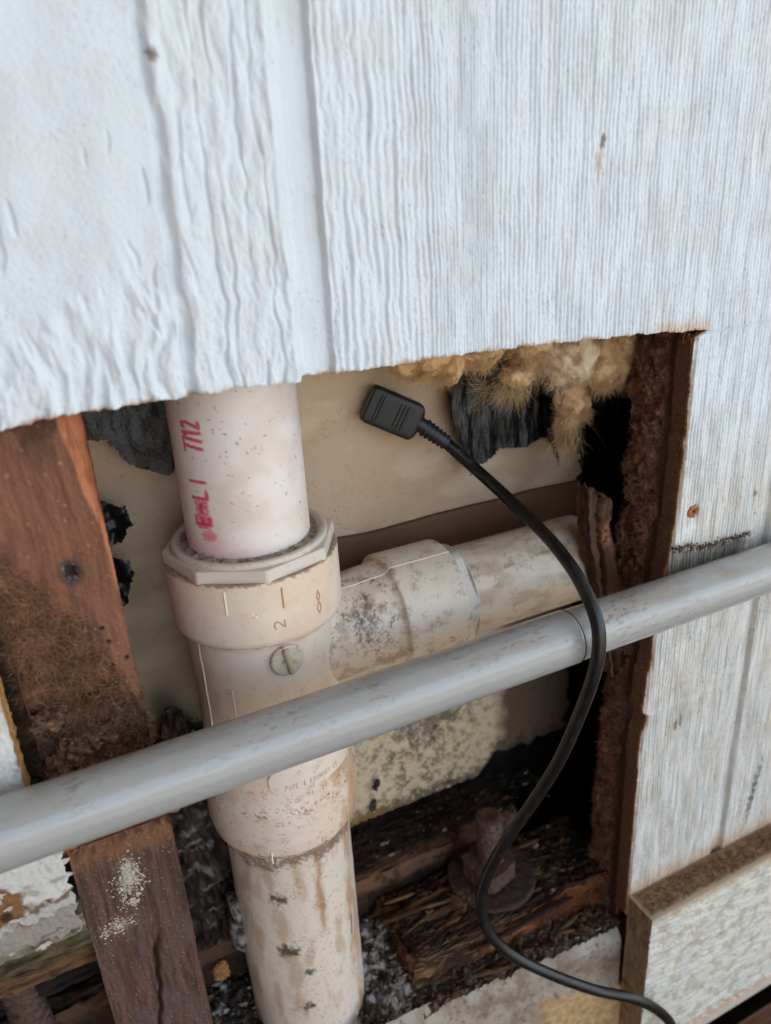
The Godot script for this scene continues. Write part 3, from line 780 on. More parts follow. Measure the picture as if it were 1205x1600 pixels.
	var lathe_x := func(m: MB, prof2: Array, nu: int, step: float, colf: Callable):
		var pts := []
		for i in prof2.size() - 1:
			var q: Vector2 = prof2[i]
			var w: Vector2 = prof2[i + 1]
			var c := maxi(1, int(q.distance_to(w) / step))
			for k in c: pts.append(q.lerp(w, float(k) / c))
		pts.append(prof2[prof2.size() - 1])
		var nv: int = pts.size() - 1
		m.grid(nu, nv, func(u: float, v: float):
			var a: float = u * TAU
			var q: Vector2 = pts[roundi(v * nv)]
			m.P = Vector3(q.x, BY + cos(a) * q.y, BZ + sin(a) * q.y)
			colf.call(m, a, q), true)
	var bh := MB.new()
	lathe_x.call(bh, [Vector2(-0.012, 0.0262), Vector2(0.012, 0.0266), Vector2(0.020, 0.0272), Vector2(0.026, 0.0278), Vector2(0.0345, 0.0285), Vector2(0.0372, 0.0292), Vector2(0.0380, 0.0300), Vector2(0.0386, 0.0318), Vector2(0.0395, 0.0322), Vector2(0.0735, 0.0322), Vector2(0.0742, 0.0316), Vector2(0.0742, 0.028)], 260, 0.0006, func(m: MB, a: float, q: Vector2):
		var p := m.P
		var k := rgb(224, 209, 190)
		var up_ := sm(-0.6, 0.7, cos(a))
		k = dirt_mix(p, k, 0.16 + 0.25 * up_ * (1.0 - sm(0.03, 0.045, q.x)))
		k = k.lerp(rgb(84, 66, 52), 0.75 * sm(0.3, 0.75, bump1(q.x - 0.019, 0.010) * bump1(a - 1.05, 0.5) * 0.7 + 0.4 * nf(p, 120.0) + 0.45 * nf(p, 520.0)))
		k = k.lerp(rgb(130, 98, 66), 0.5 * sm(0.15, 0.7, nf(p, 70.0) + 0.4 * nf(p, 400.0) + 0.25 * (1.0 - sm(0.03, 0.045, q.x))))
		m.K = k)
	var hub := part("branch_hub", bh, M.pvc, t)
	var bs := MB.new()
	var sp2 := PackedVector3Array()
	var sr2 := PackedFloat32Array()
	for q in [Vector2(0.012, 0.0266), Vector2(0.020, 0.0273), Vector2(0.026, 0.0279), Vector2(0.0345, 0.0286), Vector2(0.0375, 0.0297), Vector2(0.0390, 0.0322), Vector2(0.0565, 0.0322), Vector2(0.0738, 0.0322)]:
		sp2.append(Vector3(q.x, BY + cos(0.28) * q.y, BZ + sin(0.28) * q.y))
		sr2.append(0.00035)
	bs.sweep(sp2, sr2, 6, func(_d, _a): return rgb(232, 220, 202))
	part("mold_seam", bs, M.pvc, hub)
	var bb := MB.new()
	lathe_x.call(bb, [Vector2(0.0735, 0.0300), Vector2(0.0795, 0.0300), Vector2(0.0806, 0.0292), Vector2(0.0818, 0.0265), Vector2(0.0835, 0.0252)], 200, 0.0006, func(m: MB, a: float, q: Vector2):
		var s := fposmod(a - 0.35 + PI / 6.0, PI / 3.0) - PI / 6.0
		var fl := minf(cos(PI / 6.0) / cos(PI / 6.0 - absf(s)) * 1.04, 1.0)
		if q.y > 0.028: m.P = Vector3(q.x, BY + cos(a) * q.y * fl, BZ + sin(a) * q.y * fl)
		m.K = dirt_mix(m.P, rgb(214, 206, 196), 0.15))
	part("branch_bushing", bb, M.pvc, t)
	var bp := MB.new()
	lathe_x.call(bp, [Vector2(0.078, 0.0250), Vector2(0.166, 0.0250)], 220, 0.0008, func(m: MB, a: float, q: Vector2):
		var p := m.P
		var k := rgb(220, 204, 183)
		var up_ := sm(-0.2, 0.9, cos(a))
		k = k.lerp(rgb(172, 144, 112), 0.5 * sm(-0.1, 0.5, nf(p * Vector3(0.4, 1, 1), 90.0)))
		k = dirt_mix(p, k, 0.1 + 0.12 * up_)
		var band := bump1(a - 0.72, 0.14) * sm(0.085, 0.105, q.x)
		k = k.lerp(rgb(126, 96, 70), 0.7 * sm(0.3, 0.8, band * 0.5 + 0.5 * nf(p * Vector3(0.4, 1, 1), 130.0) + 0.3 * nf(p, 600.0)))
		m.K = k)
	part("branch_pipe", bp, M.pvc, t)

# ---------------------------------------------------------------- wood
func grain(p: Vector3, along: int) -> float:
	var s := Vector3.ONE
	s[along] = 0.045
	return 0.55 * nf(p * s, 230.0) + 0.6 * nf(p * s + Vector3(3, 3, 3), 750.0)

func fuzz(mb: MB, n: int, place: Callable, cols: Array, len0: float, len1: float, r: float, curl: float, seed_: int, seg := 4) -> void:
	rng.seed = seed_
	for i in n:
		var q = place.call()
		if q == null: continue
		var k: Color = cols[rng.randi() % cols.size()]
		k = k.lerp(cols[rng.randi() % cols.size()], rng.randf())
		if q.size() > 2: k = k.lerp(q[2], 0.4)
		mb.hair(q[0], q[1], rng.randf_range(len0, len1), r * rng.randf_range(0.6, 1.3), k, curl, rng, seg)

func rot_edge(x: float) -> float:
	return lerp_pts([Vector2(-0.14, -0.052), Vector2(-0.128, -0.058), Vector2(-0.119, -0.067), Vector2(-0.108, -0.088), Vector2(-0.099, -0.107), Vector2(-0.0935, -0.128), Vector2(-0.088, -0.145)], x)

func stud_rot(x: float, y: float) -> float:
	return sm(0.010, -0.010, y - rot_edge(x) + 0.012 * nf(Vector3(x, y, 0), 75.0))

func build_left_stud() -> void:
	var t := thing("wall_stud", "reddish brown wall stud left of the drain, its lower half rotted to fibre", "stud")
	var mb := MB.new()
	var surf := func(m: MB, p: Vector3, n: Vector3):
		var q := p
		var g := grain(p + Vector3(0.0015 * ns(p, 12.0), 0, 0), 1)
		var k := rgb(110, 76, 61).lerp(rgb(141, 98, 77), clampf(0.5 + g, 0.0, 1.0))
		k = k.lerp(rgb(78, 58, 52), 0.7 * sm(0.0, 0.6, nf(p * Vector3(1, 0.4, 1), 45.0)))
		k = k.lerp(rgb(70, 50, 40), 0.7 * sm(-0.022, -0.004, p.y + 0.006 * nf(p, 90.0)) * sm(0.0, 0.4, nf(p * Vector3(1, 0.5, 1), 60.0) + 0.2))
		k = k.lerp(rgb(186, 158, 134), 0.6 * sm(0.55, 0.7, nf(p * Vector3(1, 0.5, 1), 380.0)))
		k = k.lerp(rgb(150, 92, 60), 0.45 * sm(0.0, 0.5, nf(p * Vector3(1, 0.4, 1) + Vector3(2, 0, 0), 40.0)) * sm(-0.03, -0.06, p.y))
		q += n * (0.0004 * g + 0.0003 * nf(p, 300.0))
		if n.z > 0.5:
			# fresh orange split down the right arris
			var ox := -0.0998 + (-0.004 - p.y) * 0.12 + 0.0012 * ns(p, 40.0)
			var o := sm(-0.0003, 0.0006, p.x - ox) * (1.0 - sm(-0.068, -0.078, p.y) * 1.0)
			o *= sm(-0.085, -0.07, p.y)
			k = k.lerp(rgb(184, 120, 84).lerp(rgb(146, 88, 58), sm(0.0, 0.5, grain(p * 2.0, 1))), o)
			q.z -= 0.0022 * sm(0.0, 0.006, p.x - ox) * o
			# knot hole
			var h := Vector2((p.x + 0.1073) / 0.0026, (p.y + 0.0605) / 0.0036).length()
			q.z -= 0.004 * (1.0 - sm(0.4, 1.0, h))
			k = k.lerp(rgb(66, 56, 50), 1.0 - sm(0.9, 2.1, h))
			k = k.lerp(rgb(150, 146, 142), 0.8 * bump1(h - 0.95, 0.2) * sm(0.0, 0.3, ns(p, 500.0)))
			q.z -= 0.0008 * bump1(p.x + 0.1055 - 0.05 * (p.y + 0.07), 0.0006) * sm(-0.065, -0.07, p.y)
			for c in [Vector2(-0.0995, -0.0935), Vector2(-0.0943, -0.1024), Vector2(-0.1, -0.1045), Vector2(-0.101, -0.087)]:
				var e := Vector2(p.x - c.x, p.y - c.y).length()
				k = k.lerp(rgb(44, 34, 30), 1.0 - sm(0.0006, 0.0013, e))
				q.z -= 0.001 * (1.0 - sm(0.0003, 0.0012, e))
			# rot eats the face back
			var rt := stud_rot(p.x, p.y)
			var deep := sm(0.0, 0.09, rot_edge(p.x) - p.y)
			var lump := nf(p, 85.0)
			q.z -= rt * (0.0003 + 0.007 * deep + 0.0022 * (0.2 - lump) + 0.003 * (0.1 - nf(p, 45.0)) + 0.0014 * nf(p, 330.0))
			# two tears across
			q.z -= rt * 0.007 * bump1(p.y + 0.118 + 0.25 * (p.x + 0.13) * -1.0 + 0.003 * ns(p, 80.0), 0.0035) * sm(-0.098, -0.118, p.x)
			q.z -= rt * 0.006 * bump1(p.y + 0.131 + 0.2 * (p.x + 0.13) * -1.0, 0.0025) * sm(-0.11, -0.122, p.x)
			var rk := rgb(98, 66, 50).lerp(rgb(146, 102, 76), clampf(0.5 + 0.8 * lump + 0.6 * nf(p, 500.0), 0.0, 1.0)).lerp(rgb(70, 48, 40), 0.7 * sm(0.05, 0.5, nf(p + Vector3(3, 0, 0), 42.0)))
			rk = rk.lerp(rgb(100, 72, 56), sm(-0.12, -0.135, p.y))
			rk = rk.lerp(rgb(48, 32, 26), 0.85 * sm(0.0, 0.6, 1.2 * bump1(p.x + 0.095, 0.010) * bump1(p.y + 0.136, 0.022) + 0.5 * nf(p, 190.0)))
			k = k.lerp(rk, rt)
		elif n.x > 0.5:
			k = k.lerp(rgb(150, 86, 54), 0.4)
			k = k.lerp(rgb(52, 36, 30), sm(-0.11, -0.14, p.y + 0.006 * nf(p, 100.0)))
			q.x -= 0.003 * sm(-0.13, -0.15, p.y) * (0.5 + nf(p, 160.0))
		m.P = q
		m.K = k
	box6(mb, Vector3(-0.1337, -0.176, -0.098), Vector3(-0.0918, 0.16, -0.0118), Vector3(0.0006, 0.0008, 0.002), surf)
	part("upper_stud", mb, M.wood, t)
	# fibres
	var fz := MB.new()
	var place := func():
		var x := rng.randf_range(-0.1345, -0.091)
		var y := rng.randf_range(-0.172, -0.045)
		var rt := stud_rot(x, y)
		if rt < 0.25 + 0.3 * rng.randf(): return null
		surf.call(mb, Vector3(x, y, -0.0118), Vector3(0, 0, 1))
		return [mb.P - Vector3(0, 0, 0.0006), Vector3(rng.randf_range(-1, 1), rng.randf_range(-0.9, 0.9), rng.randf_range(0.1, 0.8)), mb.K * 1.2]
	fuzz(fz, 15000, place, [rgb(172, 120, 84), rgb(216, 164, 118), rgb(116, 78, 58), rgb(232, 188, 146)], 0.0025, 0.0078, 0.00016, 0.38, 41)
	fuzz(fz, 4500, func():
		var x := rng.randf_range(-0.1345, -0.091)
		var y := rng.randf_range(-0.172, -0.118)
		surf.call(mb, Vector3(x, y, -0.0118), Vector3(0, 0, 1))
		return [mb.P - Vector3(0, 0, 0.0004), Vector3(rng.randf_range(-1, 1), rng.randf_range(-1, 0.9), rng.randf_range(0.1, 0.9)), mb.K * 1.15], [rgb(112, 78, 62), rgb(142, 102, 78), rgb(70, 50, 40)], 0.0016, 0.0042, 0.00016, 0.6, 42)
	part("rot_fibre", fz, M.fibre, t, "matted brown fibres of rotted wood", "stuff")
	# curls of rotted wood near the conduit
	for c in [[Vector3(-0.1285, -0.146, -0.0145), Vector3(0.0055, 0.0075, 0.005)], [Vector3(-0.121, -0.1395, -0.0155), Vector3(0.0065, 0.006, 0.005)], [Vector3(-0.118, -0.1525, -0.015), Vector3(0.006, 0.006, 0.0045)], [Vector3(-0.107, -0.150, -0.016), Vector3(0.006, 0.006, 0.0045)], [Vector3(-0.129, -0.1225, -0.0150), Vector3(0.007, 0.0035, 0.004)], [Vector3(-0.112, -0.137, -0.0165), Vector3(0.009, 0.005, 0.004)]]:
		var cl := MB.new()
		blob(cl, c[0], c[1], 46, 30, func(m: MB, p: Vector3, d: Vector3):
			m.P = p + d * (0.003 * nf(p, 170.0) + 0.0014 * nf(p, 520.0))
			m.K = rgb(108, 80, 62).lerp(rgb(62, 44, 36), sm(0.0, 0.5, nf(p, 240.0))).lerp(rgb(156, 112, 80), sm(0.1, 0.5, nf(p + Vector3(1, 0, 0), 380.0))))
		part("rot_clump", cl, M.wood, t)
	# --- foot of the stud below the conduit
	var ft := MB.new()
	box6(ft, Vector3(-0.1337, -0.60, -0.098), Vector3(-0.0905, -0.186, -0.0118), Vector3(0.0006, 0.0008, 0.0015), func(m: MB, p: Vector3, n: Vector3):
		var g := grain(p + Vector3(0.0015 * ns(p, 10.0), 0, 0), 1)
		var k := rgb(74, 55, 46).lerp(rgb(106, 80, 66), clampf(0.5 + g * 1.1, 0.0, 1.0))
		k = k.lerp(rgb(92, 76, 74), 0.75 * sm(-0.05, 0.5, nf(p * Vector3(1, 0.35, 1), 50.0)) * sm(-0.21, -0.26, p.y))
		k = k.lerp(rgb(140, 96, 68), 0.6 * sm(-0.205, -0.192, p.y + 0.004 * nf(p, 120.0)))
		var q := p + n * (0.0006 * g + 0.0006 * nf(p * Vector3(1, 0.4, 1), 150.0))
		if n.z > 0.5:
			q.z -= 0.0028 * bump1(p.x + 0.1095 + 0.13 * (p.y + 0.27) * -1.0 + 0.0015 * ns(p, 60.0), 0.0009) * sm(-0.245, -0.262, p.y)
			k = k.lerp(rgb(34, 24, 20), 0.9 * bump1(p.x + 0.1095 - 0.13 * (p.y + 0.27) + 0.0015 * ns(p, 60.0), 0.0009) * sm(-0.245, -0.262, p.y))
			var cr := bump1(ns(p * Vector3(1, 0.3, 1), 130.0), 0.06)
			q.z -= 0.0003 * cr * sm(-0.1, 0.3, ns(p, 40.0))
			k = k.lerp(rgb(44, 32, 26), 0.22 * cr * sm(-0.1, 0.3, ns(p, 40.0)))
			var bloom := bump1(p.x + 0.113 - 0.1 * (p.y + 0.215), 0.0045) * bump1(p.y + 0.211, 0.011) + 0.7 * bump1(p.x + 0.121, 0.008) * bump1(p.y + 0.236, 0.004)
			k = k.lerp(rgb(206, 194, 176), 0.8 * sm(0.22, 0.7, bloom * 0.7 + 0.6 * nf(p, 700.0)))
			q.z -= 0.006 * sm(-0.194, -0.186, p.y) * (0.5 + nf(p, 140.0))
		elif n.x < -0.5:
			k = k.lerp(rgb(40, 30, 26), 0.75)
		m.P = q
		m.K = k)
	part("lower_stud", ft, M.wood, t, "foot of the stud with a white salt bloom")
	var sb := MB.new()
	rng.seed = 66
	for c in [Vector3(-0.1125, -0.205, 1.0), Vector3(-0.1118, -0.209, 0.8), Vector3(-0.1175, -0.2155, 0.9), Vector3(-0.1085, -0.2145, 0.8), Vector3(-0.113, -0.226, 0.6), Vector3(-0.1275, -0.2365, 0.6), Vector3(-0.1215, -0.236, 0.75), Vector3(-0.1155, -0.2365, 0.4), Vector3(-0.1165, -0.2235, 0.6), Vector3(-0.1105, -0.2215, 0.5)]:
		for i in int(110.0 * c.z):
			var q := Vector3(c.x + rng.randfn(0, 0.0021 * c.z), c.y + rng.randfn(0, 0.0038 * c.z), -0.0116 + rng.randf_range(-0.0004, 0.0003))
			var sz := 0.0001 + 0.0005 * pow(rng.randf(), 3.0)
			sb.chip(q, Basis.from_euler(Vector3(rng.randf() * TAU, rng.randf() * TAU, 0)).scaled(Vector3(sz * 1.5, sz, sz)), rgb(222, 214, 196).lerp(rgb(160, 140, 116), 0.6 * rng.randf()))
	part("salt_bloom", sb, M.wood, t, "white crystals of salt on the foot of the stud", "stuff")
	# torn ledge under the conduit
	var lg := MB.new()
	lg.grid(130, 40, func(u: float, v: float):
		var x: float = lerpf(-0.138, -0.0725, u)
		var end := sm(-0.0725, -0.088, x)
		var yb := -0.1765 - 0.0115 * end - 0.004 * sm(-0.115, -0.135, x) + 0.0022 * nf(Vector3(x, 0, 0), 150.0)
		var y: float = lerpf(yb, -0.158, v)
		var p := Vector3(x, y, 0)
		p.z = -0.0035 - 0.012 * pow(1.0 - v, 1.5) + 0.0012 * nf(p * Vector3(0.4, 1, 1), 200.0)
		lg.P = p
		lg.K = rgb(130, 86, 58).lerp(rgb(174, 120, 82), clampf(0.5 + 1.2 * nf(p * Vector3(0.15, 1, 1), 330.0), 0.0, 1.0)).lerp(rgb(92, 58, 40), 0.8 * sm(0.1, 0.5, nf(p, 180.0))))
	lg.grid(130, 8, func(u: float, v: float):
		var x: float = lerpf(-0.138, -0.0725, u)
		var end := sm(-0.0725, -0.088, x)
		var yb := -0.1765 - 0.0115 * end - 0.004 * sm(-0.115, -0.135, x) + 0.0022 * nf(Vector3(x, 0, 0), 150.0)
		lg.P = Vector3(x, yb + 0.004 * v, -0.0155 - 0.02 * v)
		lg.K = rgb(90, 56, 38), false, true)
	part("torn_ledge", lg, M.wood, t, "torn orange-brown ledge of wood tucked under the conduit")

func jamb_back(y: float) -> float:   # z where the rotted back edge of the right stud ends
	return lerp_pts([Vector2(-0.42, -0.038), Vector2(-0.35, -0.037), Vector2(-0.25, -0.0355), Vector2(-0.21, -0.035), Vector2(-0.138, -0.046), Vector2(-0.11, -0.038), Vector2(-0.1, -0.041), Vector2(-0.087, -0.042), Vector2(-0.07, -0.039), Vector2(-0.047, -0.043), Vector2(-0.027, -0.039), Vector2(0.0, -0.05), Vector2(0.1, -0.09)], y) + 0.004 * nf(Vector3(0, y, 0), 60.0)
func jamb_fuzz(y: float) -> float:   # z where sound wood turns to fibre
	return lerp_pts([Vector2(-0.33, -0.0195), Vector2(-0.2, -0.0175), Vector2(-0.126, -0.018), Vector2(-0.1, -0.015), Vector2(-0.092, -0.0175), Vector2(-0.08, -0.0195), Vector2(-0.064, -0.0175), Vector2(-0.02, -0.0165)], y) + 0.0025 * nf(Vector3(0, y, 3), 90.0)

func jamb_x(y: float) -> float:
	return lerp_pts([Vector2(-0.5, 0.1765), Vector2(-0.37, 0.1768), Vector2(-0.25, 0.1765), Vector2(-0.2, 0.178), Vector2(-0.14, 0.1832), Vector2(-0.1, 0.1868), Vector2(-0.05, 0.1878), Vector2(0.0, 0.188)], y)

func build_right_stud() -> void:
	var t := thing("wall_stud", "dark brown wall stud behind the right siding edge, its back edge shredded", "stud")
	var mb := MB.new()
	var face := func(m: MB, y: float, z: float):
		var p := Vector3(jamb_x(y), y, z)
		var g := 0.5 * grain(p, 1)
		var k := rgb(82, 65, 54).lerp(rgb(94, 74, 61), clampf(0.5 + g, 0.0, 1.0))
		k = k.lerp(rgb(64, 49, 41), 0.6 * sm(-0.1, -0.3, y))
		var q := p
		q.x += 0.0002 * g
		var f := sm(0.001, -0.003, z - jamb_fuzz(y))
		var lump := nf(p, 110.0)
		q.x -= f * (0.0005 + 0.0035 * clampf(lump + 0.25, -0.3, 1.0) + 0.0012 * nf(p, 380.0))
		var low := sm(-0.14, -0.2, y)
		var fk := rgb(92, 66, 52).lerp(rgb(136, 102, 82), clampf(0.45 + 0.9 * lump + 0.4 * nf(p, 420.0), 0.0, 1.0)).lerp(rgb(64, 42, 32), low * 0.55)
		k = k.lerp(fk, f)
		m.P = q
		m.K = k
	mb.grid(90, 560, func(u: float, v: float):
		var y: float = lerpf(-0.52, 0.06, v)
		var zb := jamb_back(y)
		face.call(mb, y, lerpf(zb, -0.0118, u)))
	mb.grid(30, 300, func(u: float, v: float):   # ragged back
		var y: float = lerpf(-0.52, 0.06, v)
		var zb := jamb_back(y)
		mb.P = Vector3(jamb_x(y) + 0.034 * u, y, zb - 0.004 * sin(u * PI) + 0.002 * nf(Vector3(u * 0.03, y, 0), 150.0))
		mb.K = rgb(78, 54, 42), false, true)
	mb.grid(20, 300, func(u: float, v: float):   # front edge
		var y: float = lerpf(-0.52, 0.06, v)
		var p := Vector3(jamb_x(y) + 0.034 * u, y, -0.0119)
		mb.P = p + Vector3(0, 0, 0.0008 * nf(p * Vector3(1, 0.2, 1), 300.0))
		mb.K = rgb(140, 92, 62).lerp(rgb(98, 64, 44), clampf(0.5 + grain(p, 1), 0.0, 1.0)))
	part("stud_face", mb, M.wood, t)
	var fz := MB.new()
	var place := func():
		var y := rng.randf_range(-0.42, 0.02)
		var zb := jamb_back(y)
		var zf := jamb_fuzz(y)
		var z := lerpf(zb, zf, pow(rng.randf(), 0.8))
		face.call(mb, y, z)
		if nf(mb.P, 60.0) < rng.randf_range(-0.5, 0.25): return null
		return [mb.P + Vector3(0.0006, 0, 0), Vector3(-rng.randf_range(0.1, 1.0), rng.randf_range(-1, 1), rng.randf_range(-1.0, 0.7)), mb.K * 1.2]
	fuzz(fz, 15000, place, [rgb(150, 106, 84), rgb(192, 144, 116), rgb(110, 76, 60), rgb(212, 166, 136)], 0.0018, 0.0058, 0.00017, 0.5, 51)
	fuzz(fz, 2600, func():
		var y := rng.randf_range(-0.42, 0.02)
		var z := jamb_back(y)
		return [Vector3(jamb_x(y) + rng.randf_range(-0.001, 0.004), y, z + 0.0008), Vector3(rng.randf_range(-0.5, 0.4), rng.randf_range(-1, 1), -1)], [rgb(124, 84, 62), rgb(170, 124, 92), rgb(96, 64, 48)], 0.0018, 0.006, 0.00017, 0.55, 52)
	part("rot_fibre", fz, M.fibre, t, "shredded fibres along the stud's back edge", "stuff")
	for c in [[Vector3(0.1850, -0.117, -0.026), Vector3(0.004, 0.008, 0.006)], [Vector3(0.1835, -0.130, -0.036), Vector3(0.004, 0.012, 0.006)], [Vector3(0.1868, -0.075, -0.030), Vector3(0.003, 0.02, 0.007)], [Vector3(0.1862, -0.1, -0.035), Vector3(0.003, 0.01, 0.006)], [Vector3(0.1768, -0.27, -0.031), Vector3(0.0035, 0.016, 0.005)], [Vector3(0.1768, -0.315, -0.033), Vector3(0.0035, 0.012, 0.006)], [Vector3(0.1872, -0.04, -0.031), Vector3(0.003, 0.012, 0.006)]]:
		var cl := MB.new()
		blob(cl, c[0], c[1], 40, 44, func(m: MB, p: Vector3, d: Vector3):
			m.P = p + d * (0.0026 * nf(p, 190.0) + 0.0014 * nf(p, 600.0))
			m.K = rgb(104, 76, 60).lerp(rgb(146, 108, 84), clampf(0.4 + nf(p, 420.0), 0.0, 1.0)).lerp(rgb(60, 42, 34), 0.6 * sm(0.1, 0.5, nf(p, 200.0))))
		part("rot_clump", cl, M.wood, t)
	# splintered slab standing by the end of the branch
	var b := thing("splintered_board", "splintered brown board on end where the branch pipe meets the right stud", "board")
	var sb := MB.new()
	box6(sb, Vector3(0.0, -0.125, -0.0315), Vector3(0.0175, 0.0, -0.0225), Vector3(0.0005, 0.0007, 0.0007), func(m: MB, p: Vector3, n: Vector3):
		var g := grain(p, 1)
		var w := p.x / 0.0175
		var q := p + n * (0.0010 * g + 0.0014 * nf(p * Vector3(1, 0.25, 1), 150.0))
		var tp := sm(-0.025, 0.0, p.y)
		q.y -= tp * (0.013 * w + 0.004 * nf(Vector3(p.x, 0, p.z), 260.0))
		q.z -= 0.004 * w + 0.004 * bump1(p.x - 0.0085 - 0.03 * p.y, 0.0016) * (1.0 if n.z > 0.5 else 0.0)
		q.x += 0.0016 * nf(Vector3(0, p.y, p.z), 90.0)
		m.P = Vector3(0.1405 + q.x - q.y * 0.225 + 0.004 * sm(-0.02, 0.0, p.y), -0.0865 + q.y, q.z)
		var k := rgb(58, 44, 36).lerp(rgb(96, 70, 54), clampf(0.5 + g + 0.5 * nf(p * Vector3(1, 0.3, 1), 120.0), 0.0, 1.0))
		k = k.lerp(rgb(190, 126, 88), 0.8 * bump1(p.y + 0.032, 0.007) * bump1(p.x - 0.0135, 0.0035) * sm(-0.4, 0.2, nf(p, 260.0)))
		k = k.lerp(rgb(34, 26, 23), 0.85 * bump1(p.x - 0.0085 - 0.03 * p.y, 0.0014))
		m.K = k)
	part("board_body", sb, M.wood, b)
	var sf := MB.new()
	fuzz(sf, 260, func():
		return [Vector3(rng.randf_range(0.146, 0.164), rng.randf_range(-0.118, -0.104), rng.randf_range(-0.034, -0.026)), Vector3(rng.randf_range(-0.5, 0.5), 1, rng.randf_range(-0.3, 0.6))], [rgb(124, 84, 62), rgb(176, 124, 88), rgb(96, 64, 48)], 0.002, 0.006, 0.00016, 0.4, 61)
	part("splinter_tuft", sf, M.fibre, b, "", "stuff")

